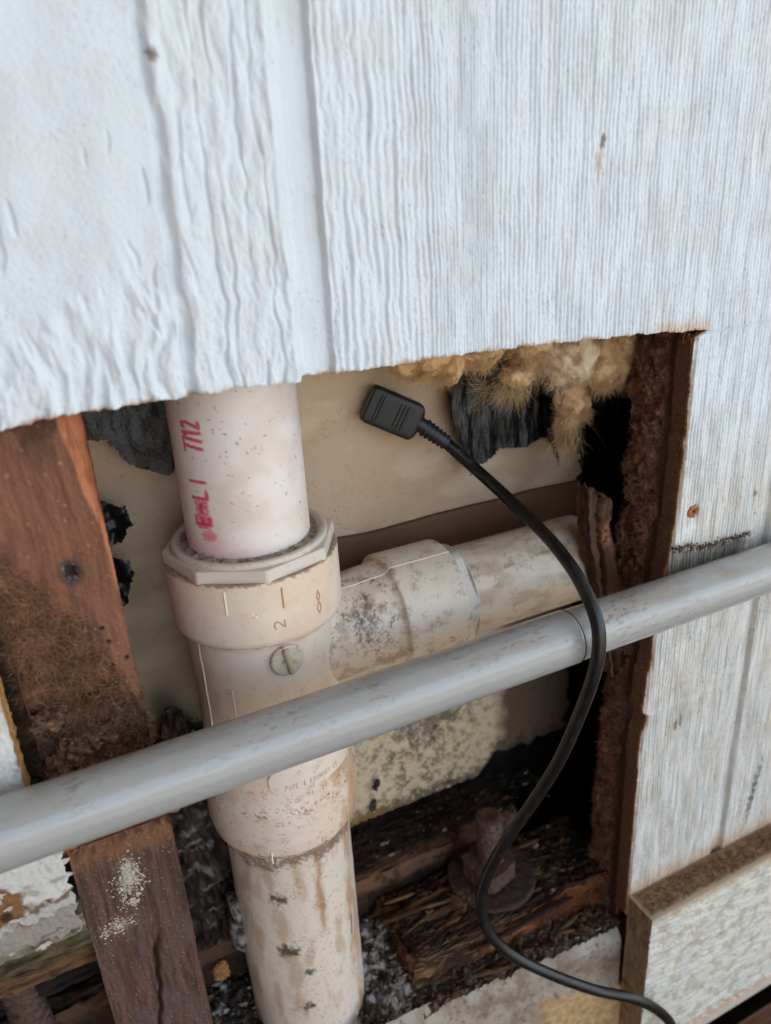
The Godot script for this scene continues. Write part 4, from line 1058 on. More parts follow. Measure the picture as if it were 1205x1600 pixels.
# ---------------------------------------------------------------- cavity
func build_cavity() -> void:
	var t := thing("backing_panel", "cream wall panel at the back of the cavity, mouldy at its foot", "wall panel")
	var mb := MB.new()
	mb.grid(520, 440, func(u: float, v: float):
		var x: float = lerpf(-0.2, 0.215, u)
		var bot := -0.3255 + 0.0012 * nf(Vector3(x, 0, 0), 160.0) + 0.013 * sm(0.120, 0.140, x) + 0.004 * ns(Vector3(x, 0, 9), 60.0) * sm(0.11, 0.13, x) + (0.112 + 0.006 * nf(Vector3(x, 0, 5), 60.0)) * (1.0 - sm(-0.052, -0.044, x))
		var y: float = lerpf(bot, 0.1, v)
		var p := Vector3(x, y, -0.1)
		var k := rgb(190, 164, 137)
		k = k.lerp(rgb(184, 154, 122), 0.5 * sm(-0.2, 0.5, nf(p, 14.0)))
		k = k.lerp(rgb(216, 196, 168), 0.4 * sm(0.0, 0.5, nf(p * Vector3(0.5, 1, 1), 30.0)))
		var low := sm(-0.15, -0.24, y)
		k = k.lerp(rgb(198, 182, 152), low * 0.7)
		k = k.lerp(rgb(132, 102, 76), 0.5 * spot(p, 420.0, 0.4, 40.0))
		# mould
		var md := sm(0.02, 0.6, nf(p, 95.0) + 0.7 * nf(p, 330.0) + 0.12) * sm(-0.2, -0.235, y) * bump1(x - 0.075, 0.05)
		k = k.lerp(rgb(98, 88, 68), 0.8 * md)
		k = k.lerp(rgb(56, 48, 38), 0.75 * sm(0.2, 0.65, nf(p + Vector3(0.3, 0, 0), 170.0) + 0.5 * nf(p, 600.0)) * md)
		k = k.lerp(rgb(74, 62, 48), 0.8 * sm(-0.2, 0.3, nf(p, 130.0) + 0.5 * nf(p, 500.0) - 0.3 + 0.9 * sm(0.012, 0.0, y - bot)) * sm(0.02, 0.003, y - bot))
		k = k.lerp(rgb(62, 54, 42), 0.7 * sm(0.1, 0.6, 0.7 * bump1(x - 0.088, 0.03) * bump1(y + 0.252, 0.028) + 0.6 * nf(p, 130.0) + 0.3 * nf(p, 520.0)) * sm(-0.2, -0.235, y))
		k = k.lerp(rgb(120, 84, 44), 0.7 * sm(-0.309, -0.3245, y + 0.004 * nf(p, 120.0)) * (1.0 - sm(0.03, 0.09, x)))
		k = k.lerp(rgb(70, 55, 45), sm(0.134, 0.150, x + 0.004 * nf(p, 70.0)) * sm(-0.19, -0.215, y) * 0.9)
		k = k.lerp(rgb(140, 112, 62), 0.5 * bump1(x + 0.085, 0.02) * bump1(y + 0.115, 0.02))
		mb.P = p + Vector3(0, 0, 0.0006 * nf(p, 30.0))
		mb.ok = x < 0.2 + 0.008 * nf(Vector3(0, y, 0), 60.0)
		mb.K = k)
	part("panel_face", mb, M.panel, t)
	var pb := MB.new()
	box6(pb, Vector3(-0.2, -0.2, -0.113), Vector3(0.19, 0.1, -0.103), Vector3(0.05, 0.05, 0.02), func(m: MB, p: Vector3, _n: Vector3):
		m.P = p
		m.K = rgb(96, 82, 66))
	part("panel_core", pb, M.wood, t)
	# torn black paper
	var sheet := func(called: String, label: String, poly: PackedVector2Array, lo: Vector2, hi: Vector2, zf: Callable, stepx: float, jag: float):
		var o := MB.new()
		var nu := int((hi.x - lo.x) / stepx)
		var nv := int((hi.y - lo.y) / stepx)
		for side in 2:
			o.grid(nu, nv, func(u: float, v: float):
				var x: float = lerpf(lo.x, hi.x, u)
				var y: float = lerpf(lo.y, hi.y, v)
				var p := Vector3(x, y, 0)
				var j := Vector2(nf(p, 190.0) + 0.6 * nf(p, 600.0), nf(p + Vector3(7, 0, 0), 190.0) + 0.6 * nf(p + Vector3(7, 0, 0), 600.0)) * jag
				o.ok = Geometry2D.is_point_in_polygon(Vector2(x, y) + j, poly)
				var z: float = zf.call(x, y)
				o.P = Vector3(x, y, z - 0.0006 * side)
				var dust := sm(0.15, 0.6, nf(p * Vector3(1, 0.5, 1), 160.0))
				o.K = rgb(20, 19, 20).lerp(rgb(92, 84, 78), 0.26 * dust), false, side == 1)
		var s := part(called, o, M.tar, self)
		tag(s, label, "tar paper", "scraps of torn black tar paper")
		return s
	sheet.call("tar_paper", "ragged black tar paper hanging below the yellow insulation", PackedVector2Array([Vector2(0.099, 0.05), Vector2(0.0995, -0.038), Vector2(0.1, -0.052), Vector2(0.1075, -0.075), Vector2(0.1135, -0.0945), Vector2(0.118, -0.0885), Vector2(0.1245, -0.087), Vector2(0.135, -0.0815), Vector2(0.15, -0.083), Vector2(0.163, -0.0805), Vector2(0.172, -0.084), Vector2(0.18, -0.095), Vector2(0.19, -0.12), Vector2(0.24, -0.15), Vector2(0.24, 0.05)]), Vector2(0.09, -0.15), Vector2(0.24, 0.03), func(x: float, y: float): return -0.088 + 0.0004 * ns(Vector3(x, y * 0.12, 0), 620.0) + 0.0007 * ns(Vector3(x, y * 0.2, 4), 130.0) + 0.0016 * ns(Vector3(x, y * 0.3, 0), 90.0) - 0.02 * sm(0.15, 0.21, x), 0.0006, 0.0011)
	sheet.call("tar_paper", "dull black tar paper flap between stud top and drain pipe", PackedVector2Array([Vector2(-0.125, 0.03), Vector2(-0.12, -0.03), Vector2(-0.0865, -0.0335), Vector2(-0.0795, -0.0355), Vector2(-0.0755, -0.0415), Vector2(-0.0715, -0.0485), Vector2(-0.064, -0.0525), Vector2(-0.054, -0.057), Vector2(-0.048, -0.05), Vector2(-0.044, 0.03)]), Vector2(-0.125, -0.06), Vector2(-0.044, 0.03), func(x: float, y: float): return -0.088 + 0.0012 * ns(Vector3(x, y, 0), 38.0) + 0.0004 * ns(Vector3(x, y * 0.5, 3), 120.0) + 0.004 * sm(-0.075, -0.05, x), 0.0006, 0.0008)
	sheet.call("tar_paper", "upper curled black scrap beside the stud, level with the bushing", PackedVector2Array([Vector2(-0.105, -0.058), Vector2(-0.0868, -0.0605), Vector2(-0.0805, -0.066), Vector2(-0.0765, -0.0665), Vector2(-0.0755, -0.0745), Vector2(-0.0782, -0.079), Vector2(-0.081, -0.084), Vector2(-0.088, -0.0862), Vector2(-0.105, -0.09)]), Vector2(-0.105, -0.093), Vector2(-0.073, -0.055), func(x: float, y: float): return -0.087 + 0.0028 * ns(Vector3(x, y, 3), 110.0) + 0.3 * (x + 0.088), 0.0005, 0.001)
	sheet.call("tar_paper", "lower curled black scrap beside the stud, level with the tee", PackedVector2Array([Vector2(-0.105, -0.089), Vector2(-0.0868, -0.0915), Vector2(-0.0795, -0.0945), Vector2(-0.0785, -0.101), Vector2(-0.082, -0.109), Vector2(-0.0835, -0.116), Vector2(-0.088, -0.12), Vector2(-0.105, -0.124)]), Vector2(-0.105, -0.126), Vector2(-0.073, -0.086), func(x: float, y: float): return -0.087 + 0.0028 * ns(Vector3(x, y, 9), 110.0) + 0.3 * (x + 0.088), 0.0005, 0.001)
	sheet.call("tar_paper", "small open loop of black paper stuck on the mouldy panel", PackedVector2Array([Vector2(0.0435, -0.293), Vector2(0.0475, -0.2935), Vector2(0.0478, -0.298), Vector2(0.0445, -0.3025), Vector2(0.042, -0.301), Vector2(0.043, -0.297)]), Vector2(0.04, -0.306), Vector2(0.05, -0.29), func(x: float, y: float): return -0.0975 + 0.0015 * nf(Vector3(x, y, 5), 260.0), 0.0004, 0.0007)
	sheet.call("tar_paper", "small dark flake of paper under the loop on the mouldy panel", PackedVector2Array([Vector2(0.042, -0.307), Vector2(0.0445, -0.3095), Vector2(0.044, -0.315), Vector2(0.0405, -0.318), Vector2(0.038, -0.3155), Vector2(0.0405, -0.311)]), Vector2(0.035, -0.321), Vector2(0.048, -0.304), func(x: float, y: float): return -0.0975 + 0.002 * nf(Vector3(x, y, 6), 260.0), 0.0004, 0.0007)
	# thin brown strip standing for the shadow band behind the branch pipe
	var lg := MB.new()
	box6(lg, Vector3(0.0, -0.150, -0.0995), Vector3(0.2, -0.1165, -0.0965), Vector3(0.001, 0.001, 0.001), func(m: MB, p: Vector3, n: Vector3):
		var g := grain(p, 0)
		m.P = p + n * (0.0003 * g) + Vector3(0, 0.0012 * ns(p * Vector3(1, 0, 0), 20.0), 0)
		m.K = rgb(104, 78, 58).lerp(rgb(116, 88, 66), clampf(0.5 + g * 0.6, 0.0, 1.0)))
	var lo := part("shadow_strip", lg, M.wood, self)
	tag(lo, "thin dark brown strip standing for the shadow on the panel behind the branch pipe", "wood strip")
	# dark back of the bay
	var bk := MB.new()
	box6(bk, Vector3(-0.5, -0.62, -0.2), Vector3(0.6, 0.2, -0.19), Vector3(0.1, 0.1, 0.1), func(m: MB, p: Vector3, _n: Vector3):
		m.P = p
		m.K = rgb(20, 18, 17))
	box6(bk, Vector3(-0.5, 0.13, -0.19), Vector3(0.6, 0.17, -0.0127), Vector3(0.1, 0.1, 0.1), func(m: MB, p: Vector3, _n: Vector3):
		m.P = p
		m.K = rgb(90, 66, 48))
	box6(bk, Vector3(0.36, -0.62, -0.19), Vector3(0.40, 0.13, -0.0127), Vector3(0.1, 0.1, 0.1), func(m: MB, p: Vector3, _n: Vector3):
		m.P = p
		m.K = rgb(70, 52, 40))
	box6(bk, Vector3(-0.40, -0.62, -0.19), Vector3(-0.36, 0.13, -0.0127), Vector3(0.1, 0.1, 0.1), func(m: MB, p: Vector3, _n: Vector3):
		m.P = p
		m.K = rgb(70, 52, 40))
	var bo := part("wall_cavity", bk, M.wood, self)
	bo.set_meta("kind", "structure")
	var bt := MB.new()  # near-black sheet that paints in the darkness of the void by the right stud
	bt.grid(60, 80, func(u: float, v: float):
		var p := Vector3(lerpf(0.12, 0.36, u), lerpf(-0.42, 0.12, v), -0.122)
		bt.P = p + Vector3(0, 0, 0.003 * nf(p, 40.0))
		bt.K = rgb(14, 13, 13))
	tag(part("tar_paper", bt, M.tar, self), "black sheet standing for the deep dark behind the shredded right stud", "tar paper")

func build_insulation() -> void:
	var t := thing("insulation", "tuft of yellow-brown glass wool insulation hanging under the siding's top cut", "insulation")
	var cols := [rgb(206, 168, 112), rgb(226, 194, 142), rgb(176, 132, 82), rgb(236, 214, 172)]
	var fz := MB.new()
	var i := 0
	for c in [
		[Vector3(0.072, -0.008, -0.064), Vector3(0.020, 0.017, 0.012), 0.25], [Vector3(0.086, -0.013, -0.066), Vector3(0.011, 0.018, 0.010), 0.35],
		[Vector3(0.104, -0.004, -0.062), Vector3(0.018, 0.020, 0.013), 0.45], [Vector3(0.133, -0.012, -0.060), Vector3(0.014, 0.019, 0.011), 0.5],
		[Vector3(0.127, -0.031, -0.062), Vector3(0.010, 0.007, 0.007), 0.45], [Vector3(0.158, -0.022, -0.058), Vector3(0.019, 0.018, 0.013), 0.95],
		[Vector3(0.181, -0.022, -0.056), Vector3(0.020, 0.024, 0.014), 0.4], [Vector3(0.196, -0.032, -0.062), Vector3(0.012, 0.013, 0.010), 0.3],
		[Vector3(0.170, -0.053, -0.070), Vector3(0.010, 0.016, 0.007), 0.35], [Vector3(0.165, -0.069, -0.071), Vector3(0.0055, 0.013, 0.005), 0.35],
		[Vector3(0.14, 0.012, -0.07), Vector3(0.09, 0.025, 0.02), 0.4]]:
		var mb := MB.new()
		var base: Color = rgb(230, 176, 108).lerp(rgb(252, 234, 200), c[2])
		var surf := func(m: MB, p: Vector3, d: Vector3):
			m.P = p + d * (0.0036 * nf(p, 60.0) + 0.0009 * nf(p * Vector3(1.4, 0.4, 1), 330.0))
			m.K = base.lerp(rgb(150, 100, 58), 0.65 * sm(0.05, 0.5, nf(p + Vector3(0.5, 0, 0), 65.0))).lerp(rgb(236, 206, 158), 0.4 * sm(0.0, 0.5, nf(p * Vector3(1.5, 0.3, 1.0), 420.0)))
		blob(mb, c[0], c[1], 90, 60, surf)
		part("wool_clump", mb, M.fibre, t, "pale cream clump of wool" if c[2] > 0.9 else "")
		var ctr: Vector3 = c[0]
		var rad: Vector3 = c[1]
		fuzz(fz, int(3400.0 * clampf(rad.x * rad.y / 0.00035, 0.35, 1.2)), func():
			var d := Vector3(rng.randf_range(-1, 1), rng.randf_range(-1, 0.7), rng.randf_range(-0.2, 1)).normalized()
			surf.call(mb, ctr + d * rad, d)
			return [mb.P - d * 0.0008, Vector3(1.6 * ns(mb.P, 55.0), 1.2 * ns(mb.P + Vector3(7, 0, 0), 55.0) - 0.3, 0.8 * ns(mb.P + Vector3(0, 7, 0), 55.0)) + Vector3(rng.randf_range(-0.6, 0.6), rng.randf_range(-0.6, 0.6), rng.randf_range(-0.4, 0.5)) + d * 0.1, mb.K], [base, rgb(250, 226, 180), rgb(242, 206, 150), rgb(196, 138, 82)], 0.0025, minf(0.0095, rad.y * 0.6), 0.00012, 0.34, 80 + i, 6)
		i += 1
	# drooping locks
	for l in [[Vector3(0.166, -0.068, -0.068), Vector3(-0.35, -1, 0.1), 260, 0.020], [Vector3(0.120, -0.036, -0.062), Vector3(-0.7, -0.7, 0.2), 200, 0.012], [Vector3(0.128, -0.037, -0.062), Vector3(-0.2, -1, 0.2), 200, 0.009], [Vector3(0.112, -0.038, -0.066), Vector3(-1, -0.35, 0.3), 26, 0.017], [Vector3(0.105, -0.035, -0.07), Vector3(0.6, -0.5, 0.3), 22, 0.014], [Vector3(0.137, -0.034, -0.066), Vector3(0.6, -0.8, 0.2), 90, 0.008]]:
		var at: Vector3 = l[0]
		var dr: Vector3 = l[1]
		fuzz(fz, l[2], func(): return [at + Vector3(rng.randfn(0, 0.0035), rng.randfn(0, 0.003), rng.randfn(0, 0.002)), dr + Vector3(rng.randfn(0, 0.4), rng.randfn(0, 0.35), rng.randfn(0, 0.25))], cols, l[3] * 0.4, l[3] * 1.2, 0.00013, 0.24, 120 + i, 6)
		i += 1
	part("wool_fibre", fz, M.fibre, t, "loose pale fibres of the wool", "stuff")

func build_sill() -> void:
	# back plate
	var bp := MB.new()
	box6(bp, Vector3(-0.36, -0.405, -0.135), Vector3(0.145, -0.353, -0.0805), Vector3(0.001, 0.001, 0.001), func(m: MB, p: Vector3, n: Vector3):
		var g := grain(p, 0)
		var q := p + n * (0.0011 * g + 0.0016 * nf(p * Vector3(0.4, 1, 1), 90.0))
		var k := rgb(50, 37, 31).lerp(rgb(76, 56, 44), clampf(0.5 + g, 0.0, 1.0))
		k = k.lerp(rgb(122, 90, 68), 0.7 * sm(-0.092, -0.083, p.z + 0.004 * nf(p, 90.0)) * sm(-0.37, -0.36, p.y))
		k = k.lerp(rgb(30, 24, 21), 0.6 * sm(0.0, 0.5, nf(p, 70.0)))
		m.P = q
		m.K = k)
	tag(part("sill_plank", bp, M.wood, self), "dark brown sill plank at the back, under the mouldy panel", "plank")
	# the rotten block the bolt stands in, split along the grain
	var t := thing("rotten_sill", "rotten black-brown sill block with a rusty bolt, right of the drain", "sill")
	var sl := MB.new()
	box6(sl, Vector3(0.0305, -0.415, -0.0765), Vector3(0.186, -0.3705, -0.0225), Vector3(0.0007, 0.0007, 0.0007), func(m: MB, p: Vector3, n: Vector3):
		var g := nf(p * Vector3(0.05, 1, 1), 330.0)
		var g2 := nf(p * Vector3(0.12, 1, 1), 110.0)
		var q := p + n * (0.0034 * g2 + 0.0016 * g) + Vector3(0.006, 0.003, 0.004) * Vector3(nf(p, 42.0), nf(p + Vector3(3, 0, 0), 42.0), nf(p + Vector3(0, 3, 0), 42.0))
		var w := p.x - 0.0305
		if n.y > 0.5:
			q.y -= 0.005 * bump1(p.z + 0.036 + 0.05 * w, 0.003) + 0.004 * bump1(p.z + 0.048 - 0.03 * w, 0.003) + 0.002
		if n.z > 0.5: q.z -= 0.004 * sm(0.06, 0.12, w) * sm(-0.377, -0.39, p.y)
		if n.x < -0.5: q.x += 0.003 * nf(p, 160.0)
		var k := rgb(38, 29, 24).lerp(rgb(70, 51, 39), clampf(0.5 + g * 1.2, 0.0, 1.0))
		k = k.lerp(rgb(150, 118, 80), 0.7 * sm(0.26, 0.55, nf(p * Vector3(0.035, 1, 1), 420.0) + 0.2 * bump1(p.z + 0.03, 0.012)) * sm(0.09, 0.02, w - 0.04))
		k = k.lerp(rgb(24, 20, 18), 0.75 * sm(0.05, 0.5, nf(p, 60.0)))
		if n.z > 0.5: k = k.lerp(rgb(134, 78, 44), 0.75 * sm(0.03, 0.07, w) * clampf(0.55 + nf(p * Vector3(0.5, 1, 1), 160.0), 0.0, 1.0))
		if n.x < -0.5: k = k.lerp(rgb(92, 60, 40), 0.6)
		m.P = q
		m.K = k)
	part("sill_block", sl, M.wood, t)
	rng.seed = 9
	for s in 16:
		var strip := MB.new()
		var x0 := rng.randf_range(0.033, 0.075)
		var x1 := x0 + rng.randf_range(0.035, 0.085)
		var z0 := lerpf(-0.062, -0.021, s / 15.0)
		var y0 := -0.3705 + rng.randf_range(-0.002, 0.003) - 0.006 * sm(-0.03, -0.02, z0)
		var th := rng.randf_range(0.0012, 0.0026)
		var kc: Color = [rgb(56, 42, 33), rgb(120, 92, 62), rgb(40, 31, 26), rgb(80, 58, 43), rgb(96, 74, 52)][s % 5]
		var tilt := rng.randf_range(-0.06, 0.06)
		box6(strip, Vector3(x0, y0, z0), Vector3(minf(x1, 0.17), y0 + th, z0 + th * 1.4), Vector3(0.0012, 0.0006, 0.0006), func(m: MB, p: Vector3, n: Vector3):
			var e := sm(0.0, 0.012, p.x - x0) * sm(0.0, 0.012, x1 - p.x)
			m.P = Vector3(p.x, y0 + (p.y - y0) * (0.35 + 0.65 * e) + tilt * (p.x - x0) * 0.3 + 0.0007 * ns(Vector3(p.x, 0, s), 60.0), z0 + (p.z - z0) * (0.35 + 0.65 * e) + tilt * (p.x - x0) + 0.0007 * ns(Vector3(p.x, 4, s), 50.0)) + n * 0.0005 * nf(p * Vector3(0.2, 1, 1), 500.0)
			m.K = kc.lerp(rgb(36, 28, 24), 0.55 * clampf(0.5 + nf(p * Vector3(0.08, 1, 1), 500.0), 0.0, 1.0)))
		part("wood_splinter", strip, M.wood, t)
	for s in 46:
		var strip := MB.new()
		var len_ := rng.randf_range(0.009, 0.038)
		var at := Vector3(rng.randf_range(0.036, 0.168), -0.3685 + rng.randf_range(-0.001, 0.003), rng.randf_range(-0.072, -0.021))
		if s > 30: at = Vector3(rng.randf_range(0.02, 0.15), 0.0, rng.randf_range(-0.02, -0.009))
		if s > 30: at.y = -0.386 - 0.10 * maxf(0.0, at.x - 0.02)
		var yaw := rng.randfn(0.0, 0.28)
		var dr := Vector3(cos(yaw), rng.randf_range(-0.06, 0.12), sin(yaw)).normalized()
		var wd := rng.randf_range(0.0006, 0.0021)
		var kc: Color = [rgb(64, 48, 38), rgb(116, 88, 60), rgb(44, 34, 29), rgb(84, 62, 46), rgb(148, 116, 80)][rng.randi() % 5]
		var side := dr.cross(Vector3.UP).normalized()
		strip.grid(8, 14, func(u: float, v: float):
			var a: float = u * TAU
			var e: float = minf(1.0, minf(v, 1.0 - v) * 5.0 + 0.12)
			var p: Vector3 = at + dr * (v - 0.5) * len_ + side * cos(a) * wd * e + Vector3.UP * sin(a) * wd * 0.55 * e
			strip.P = p + Vector3(0.0003, 0.0006, 0.0006) * nf(p * Vector3(0.5, 1, 1), 260.0)
			strip.K = kc.lerp(rgb(30, 24, 21), 0.6 * clampf(0.4 + nf(p * Vector3(0.15, 1, 1), 600.0), 0.0, 1.0)), true)
		part("wood_splinter", strip, M.wood, t)
	var fz := MB.new()
	fuzz(fz, 420, func(): return [Vector3(rng.randf_range(0.035, 0.09), -0.3695 + rng.randf_range(-0.003, 0.002), rng.randf_range(-0.055, -0.02)), Vector3(1, rng.randf_range(-0.25, 0.25), rng.randf_range(-0.35, 0.2))], [rgb(136, 106, 74), rgb(92, 68, 50), rgb(166, 136, 98), rgb(52, 40, 32)], 0.005, 0.024, 0.00018, 0.03, 91)
	fuzz(fz, 260, func(): return [Vector3(0.077 + rng.randfn(0, 0.003), -0.366 + rng.randfn(0, 0.0015), -0.044 + rng.randfn(0, 0.003)), Vector3(rng.randf_range(-1, 1), rng.randf_range(0.1, 0.9), rng.randf_range(-0.6, 1))], [rgb(176, 134, 86), rgb(140, 100, 62)], 0.003, 0.008, 0.0002, 0.5, 92)
	fuzz(fz, 1500, func(): return [Vector3(rng.randf_range(0.09, 0.175), rng.randf_range(-0.40, -0.374), -0.0255), Vector3(rng.randf_range(-1, 1), rng.randf_range(-0.8, 0.5), rng.randf_range(0.1, 0.8))], [rgb(140, 82, 48), rgb(104, 62, 38), rgb(166, 104, 62)], 0.002, 0.006, 0.00016, 0.5, 93)
	part("wood_fibre", fz, M.fibre, t, "", "stuff")
	# anchor bolts
	var make_bolt := func(at: Vector3, h: float, label: String, full: bool):
		var b := thing("anchor_bolt", label, "bolt", "anchor bolts in the sill")
		var sh := MB.new()
		var lean := Vector3(-0.05, 1, 0.03)
		sh.grid(56, 150, func(u: float, v: float):
			var a: float = u * TAU
			var y: float = v * h
			var th: float = fposmod(y / 0.0021 - a / TAU, 1.0)
			var r: float = 0.0078 + 0.0008 * absf(th - 0.5) * 2.0
			var c := at + lean * y
			if v > 0.985: r *= 0.86
			var p := c + Vector3(sin(a) * r, 0, cos(a) * r)
			p += Vector3(sin(a), 0, cos(a)) * 0.0008 * nf(p, 240.0)
			if v > 0.99: p = p.lerp(c, 0.3)
			sh.P = p
			sh.K = rgb(66, 50, 43).lerp(rgb(100, 76, 64), clampf(0.45 + nf(p, 260.0), 0.0, 1.0)).lerp(rgb(64, 44, 38), sm(0.2, 0.6, nf(p, 140.0))), true)
		sh.grid(30, 6, func(u: float, v: float):
			var a: float = u * TAU
			var c := at + lean * h
			var r: float = 0.0058 * (1.0 - v)
			sh.P = c + Vector3(sin(a) * r, -0.0012 * v + 0.0006 * nf(Vector3(sin(a), v, cos(a)), 3.0), cos(a) * r)
			sh.K = rgb(84, 54, 46), true)
		part("threaded_shaft", sh, M.rust, b)
		if not full: return
		var nu := MB.new()
		nu.grid(64, 22, func(u: float, v: float):
			var a: float = u * TAU
			var lv: float = v * 22.0
			var y: float = clampf((lv - 4.0) / 12.0, 0.0, 1.0) * 0.0135
			var rr: float = 1.0 if lv < 17.0 else 1.0 - (lv - 17.0) / 5.0
			if lv < 4.0: rr = lv / 4.0
			var s := fposmod(a + 0.5, PI / 2.0) - PI / 4.0
			var r: float = rr * minf(0.0142 / cos(s), 0.0172)
			var p := at + Vector3(-0.002, 0.0035 + y, 0.0) + Vector3(sin(a) * r, 0, cos(a) * r)
			p += Vector3(sin(a), 0.4, cos(a)) * 0.0007 * nf(p, 200.0)
			nu.P = p
			nu.K = rgb(62, 48, 41).lerp(rgb(94, 73, 61), clampf(0.45 + nf(p, 240.0), 0.0, 1.0)).lerp(rgb(56, 40, 36), sm(0.2, 0.6, nf(p, 120.0))), true)
		part("square_nut", nu, M.rust, b)
		var wa := MB.new()
		wa.grid(90, 24, func(u: float, v: float):
			var a: float = u * TAU
			var lv: float = v * 24.0
			var r: float = clampf(lv / 10.0, 0.0, 1.0) * 0.0285 if lv < 10.0 else (0.0285 + 0.0006 if lv < 14.0 else lerpf(0.0285, 0.009, (lv - 14.0) / 10.0))
			var y: float = 0.0 if lv <= 10.0 else (0.0028 if lv >= 14.0 else (lv - 10.0) / 4.0 * 0.0028)
			var p := at + Vector3(sin(a) * r, y, cos(a) * r)
			p += Vector3(0, 0.0012, 0) * nf(p, 110.0)
			wa.P = p
			wa.K = rgb(52, 40, 36).lerp(rgb(80, 61, 53), clampf(0.4 + nf(p, 190.0), 0.0, 1.0)).lerp(rgb(46, 36, 32), sm(0.15, 0.5, nf(p, 80.0))), true, true)
		part("round_washer", wa, M.rust, b)
	make_bolt.call(Vector3(0.1035, -0.3655, -0.0525), 0.056, "rusty anchor bolt with square nut and round washer on the rotten sill", true)
	make_bolt.call(Vector3(-0.168, -0.30, -0.03), 0.045, "rusty threaded bolt end at the lower left corner", false)
	# pale weathered board along the bottom and the crumbling mass behind it
	var pb := MB.new()
	pb.grid(300, 190, func(u: float, v: float):
		var x: float = lerpf(-0.09, 0.176, u)
		var top := -0.388 - 0.10 * maxf(0.0, x - 0.02) + 0.0012 * nf(Vector3(x, 0, 0), 110.0)
		var y: float = lerpf(-0.62, top, v)
		var p := Vector3(x, y, 0)
		p.z = -0.004 + 0.0006 * nf(p, 90.0) - 0.006 * sm(-0.012, 0.0, y - top) + 0.08 * (top - y) * 0.25
		var k := rgb(166, 154, 138).lerp(rgb(138, 120, 100), sm(-0.2, 0.5, nf(p, 40.0) + 0.4 * nf(p, 200.0)))
		k = k.lerp(rgb(190, 184, 174), 0.6 * sm(0.12, 0.15, x) * sm(0.03, 0.0, top - y))
		k = k.lerp(rgb(110, 84, 62), 0.8 * sm(0.3, 0.5, nf(p * Vector3(0.6, 1, 1), 230.0)))
		# yellowed, chipped lower part
		var ye := sm(0.002, 0.006, (top - y) - 0.036 + 0.35 * (x - 0.14) * -1.0 + 0.006 * nf(p, 80.0)) * sm(0.10, 0.115, x)
		k = k.lerp(rgb(200, 168, 122).lerp(rgb(160, 124, 84), clampf(0.4 + nf(p, 140.0), 0.0, 1.0)), ye)
		p.z += 0.004 * ye
		pb.P = p
		pb.K = k)
	tag(part("foundation_board", pb, M.paint, self), "pale weathered board along the bottom, chipped yellow near the trim", "board")
	var cr := MB.new()
	cr.grid(330, 130, func(u: float, v: float):
		var x: float = lerpf(-0.09, 0.186, u)
		var z: float = lerpf(-0.006, -0.09, v)
		var y := -0.3885 - 0.10 * maxf(0.0, x - 0.02) + 0.10 * v * 0.16
		if x < 0.05: y -= 0.012 * sm(0.05, 0.0, x)
		var p := Vector3(x, y, z)
		var h := 0.004 * nf(p, 70.0) + 0.003 * nf(p, 260.0) + 0.0008 * nf(p, 900.0)
		var k := rgb(58, 46, 37).lerp(rgb(104, 84, 66), clampf(0.4 + 1.2 * nf(p, 330.0), 0.0, 1.0))
		k = k.lerp(rgb(196, 190, 184), 0.85 * sm(0.0, 0.35, nf(p, 60.0) + 0.5 * nf(p, 380.0) + 0.3 * bump1(x - 0.008, 0.022) - 0.1) * (1.0 - sm(0.02, 0.05, x)))
		k = k.lerp(rgb(30, 24, 22), 0.8 * sm(0.05, 0.4, nf(p + Vector3(2, 0, 0), 90.0) + 0.2 * v))
		cr.P = p + Vector3(0, h, 0)
		cr.K = k)
	var cro := part("crumbled_debris", cr, M.wood, self)
	tag(cro, "crumbled dark rot and grey-white debris round the foot of the drain", "debris")
	cro.set_meta("kind", "stuff")
	# white lumps of old filler between stud and drain
	rng.seed = 14
	for c in [[Vector3(-0.0625, -0.316, -0.056), Vector3(0.0055, 0.021, 0.008)]]:
		var lm := MB.new()
		blob(lm, c[0], c[1], 60, 46, func(m: MB, p: Vector3, d: Vector3):
			m.P = p + d * (0.0030 * ns(p, 55.0) + 0.0006 * nf(p, 330.0))
			m.K = rgb(150, 143, 135).lerp(rgb(50, 42, 37), clampf(0.45 + 1.4 * nf(p, 140.0) + 0.5 * nf(p, 600.0), 0.0, 1.0)))
		tag(part("filler_lump", lm, M.wood, self), "tall mottled grey-white lump of filler against the left of the lower pipe", "lump")
	var rc := MB.new()
	blob(rc, Vector3(-0.0745, -0.27, -0.082), Vector3(0.021, 0.085, 0.012), 90, 150, func(m: MB, p: Vector3, d: Vector3):
		m.P = p + d * (0.008 * nf(p, 38.0) + 0.003 * nf(p * Vector3(1, 0.4, 1), 190.0))
		m.K = rgb(34, 27, 24).lerp(rgb(88, 72, 60), clampf(0.3 + 1.1 * nf(p * Vector3(1, 0.35, 1), 260.0), 0.0, 1.0)).lerp(rgb(140, 134, 126), 0.85 * sm(0.18, 0.55, nf((p + Vector3(2, 0, 0)) * Vector3(0.6, 1.2, 1), 75.0) + 0.3 * nf(p, 400.0))))
	tag(part("rotten_chunk", rc, M.wood, self), "dark rotten mass of wood between stud foot and drain", "rotten wood")
	var oc := MB.new()
	blob(oc, Vector3(-0.0785, -0.332, -0.045), Vector3(0.0045, 0.006, 0.004), 30, 24, func(m: MB, p: Vector3, d: Vector3):
		m.P = p + d * 0.002 * nf(p, 200.0)
		m.K = rgb(140, 98, 62))
	tag(part("wood_chip", oc, M.wood, self), "small orange wood chip beside the foot of the stud", "wood chip")
	# crumbs and chips of rot and plaster lying about
	var ch := MB.new()
	rng.seed = 23
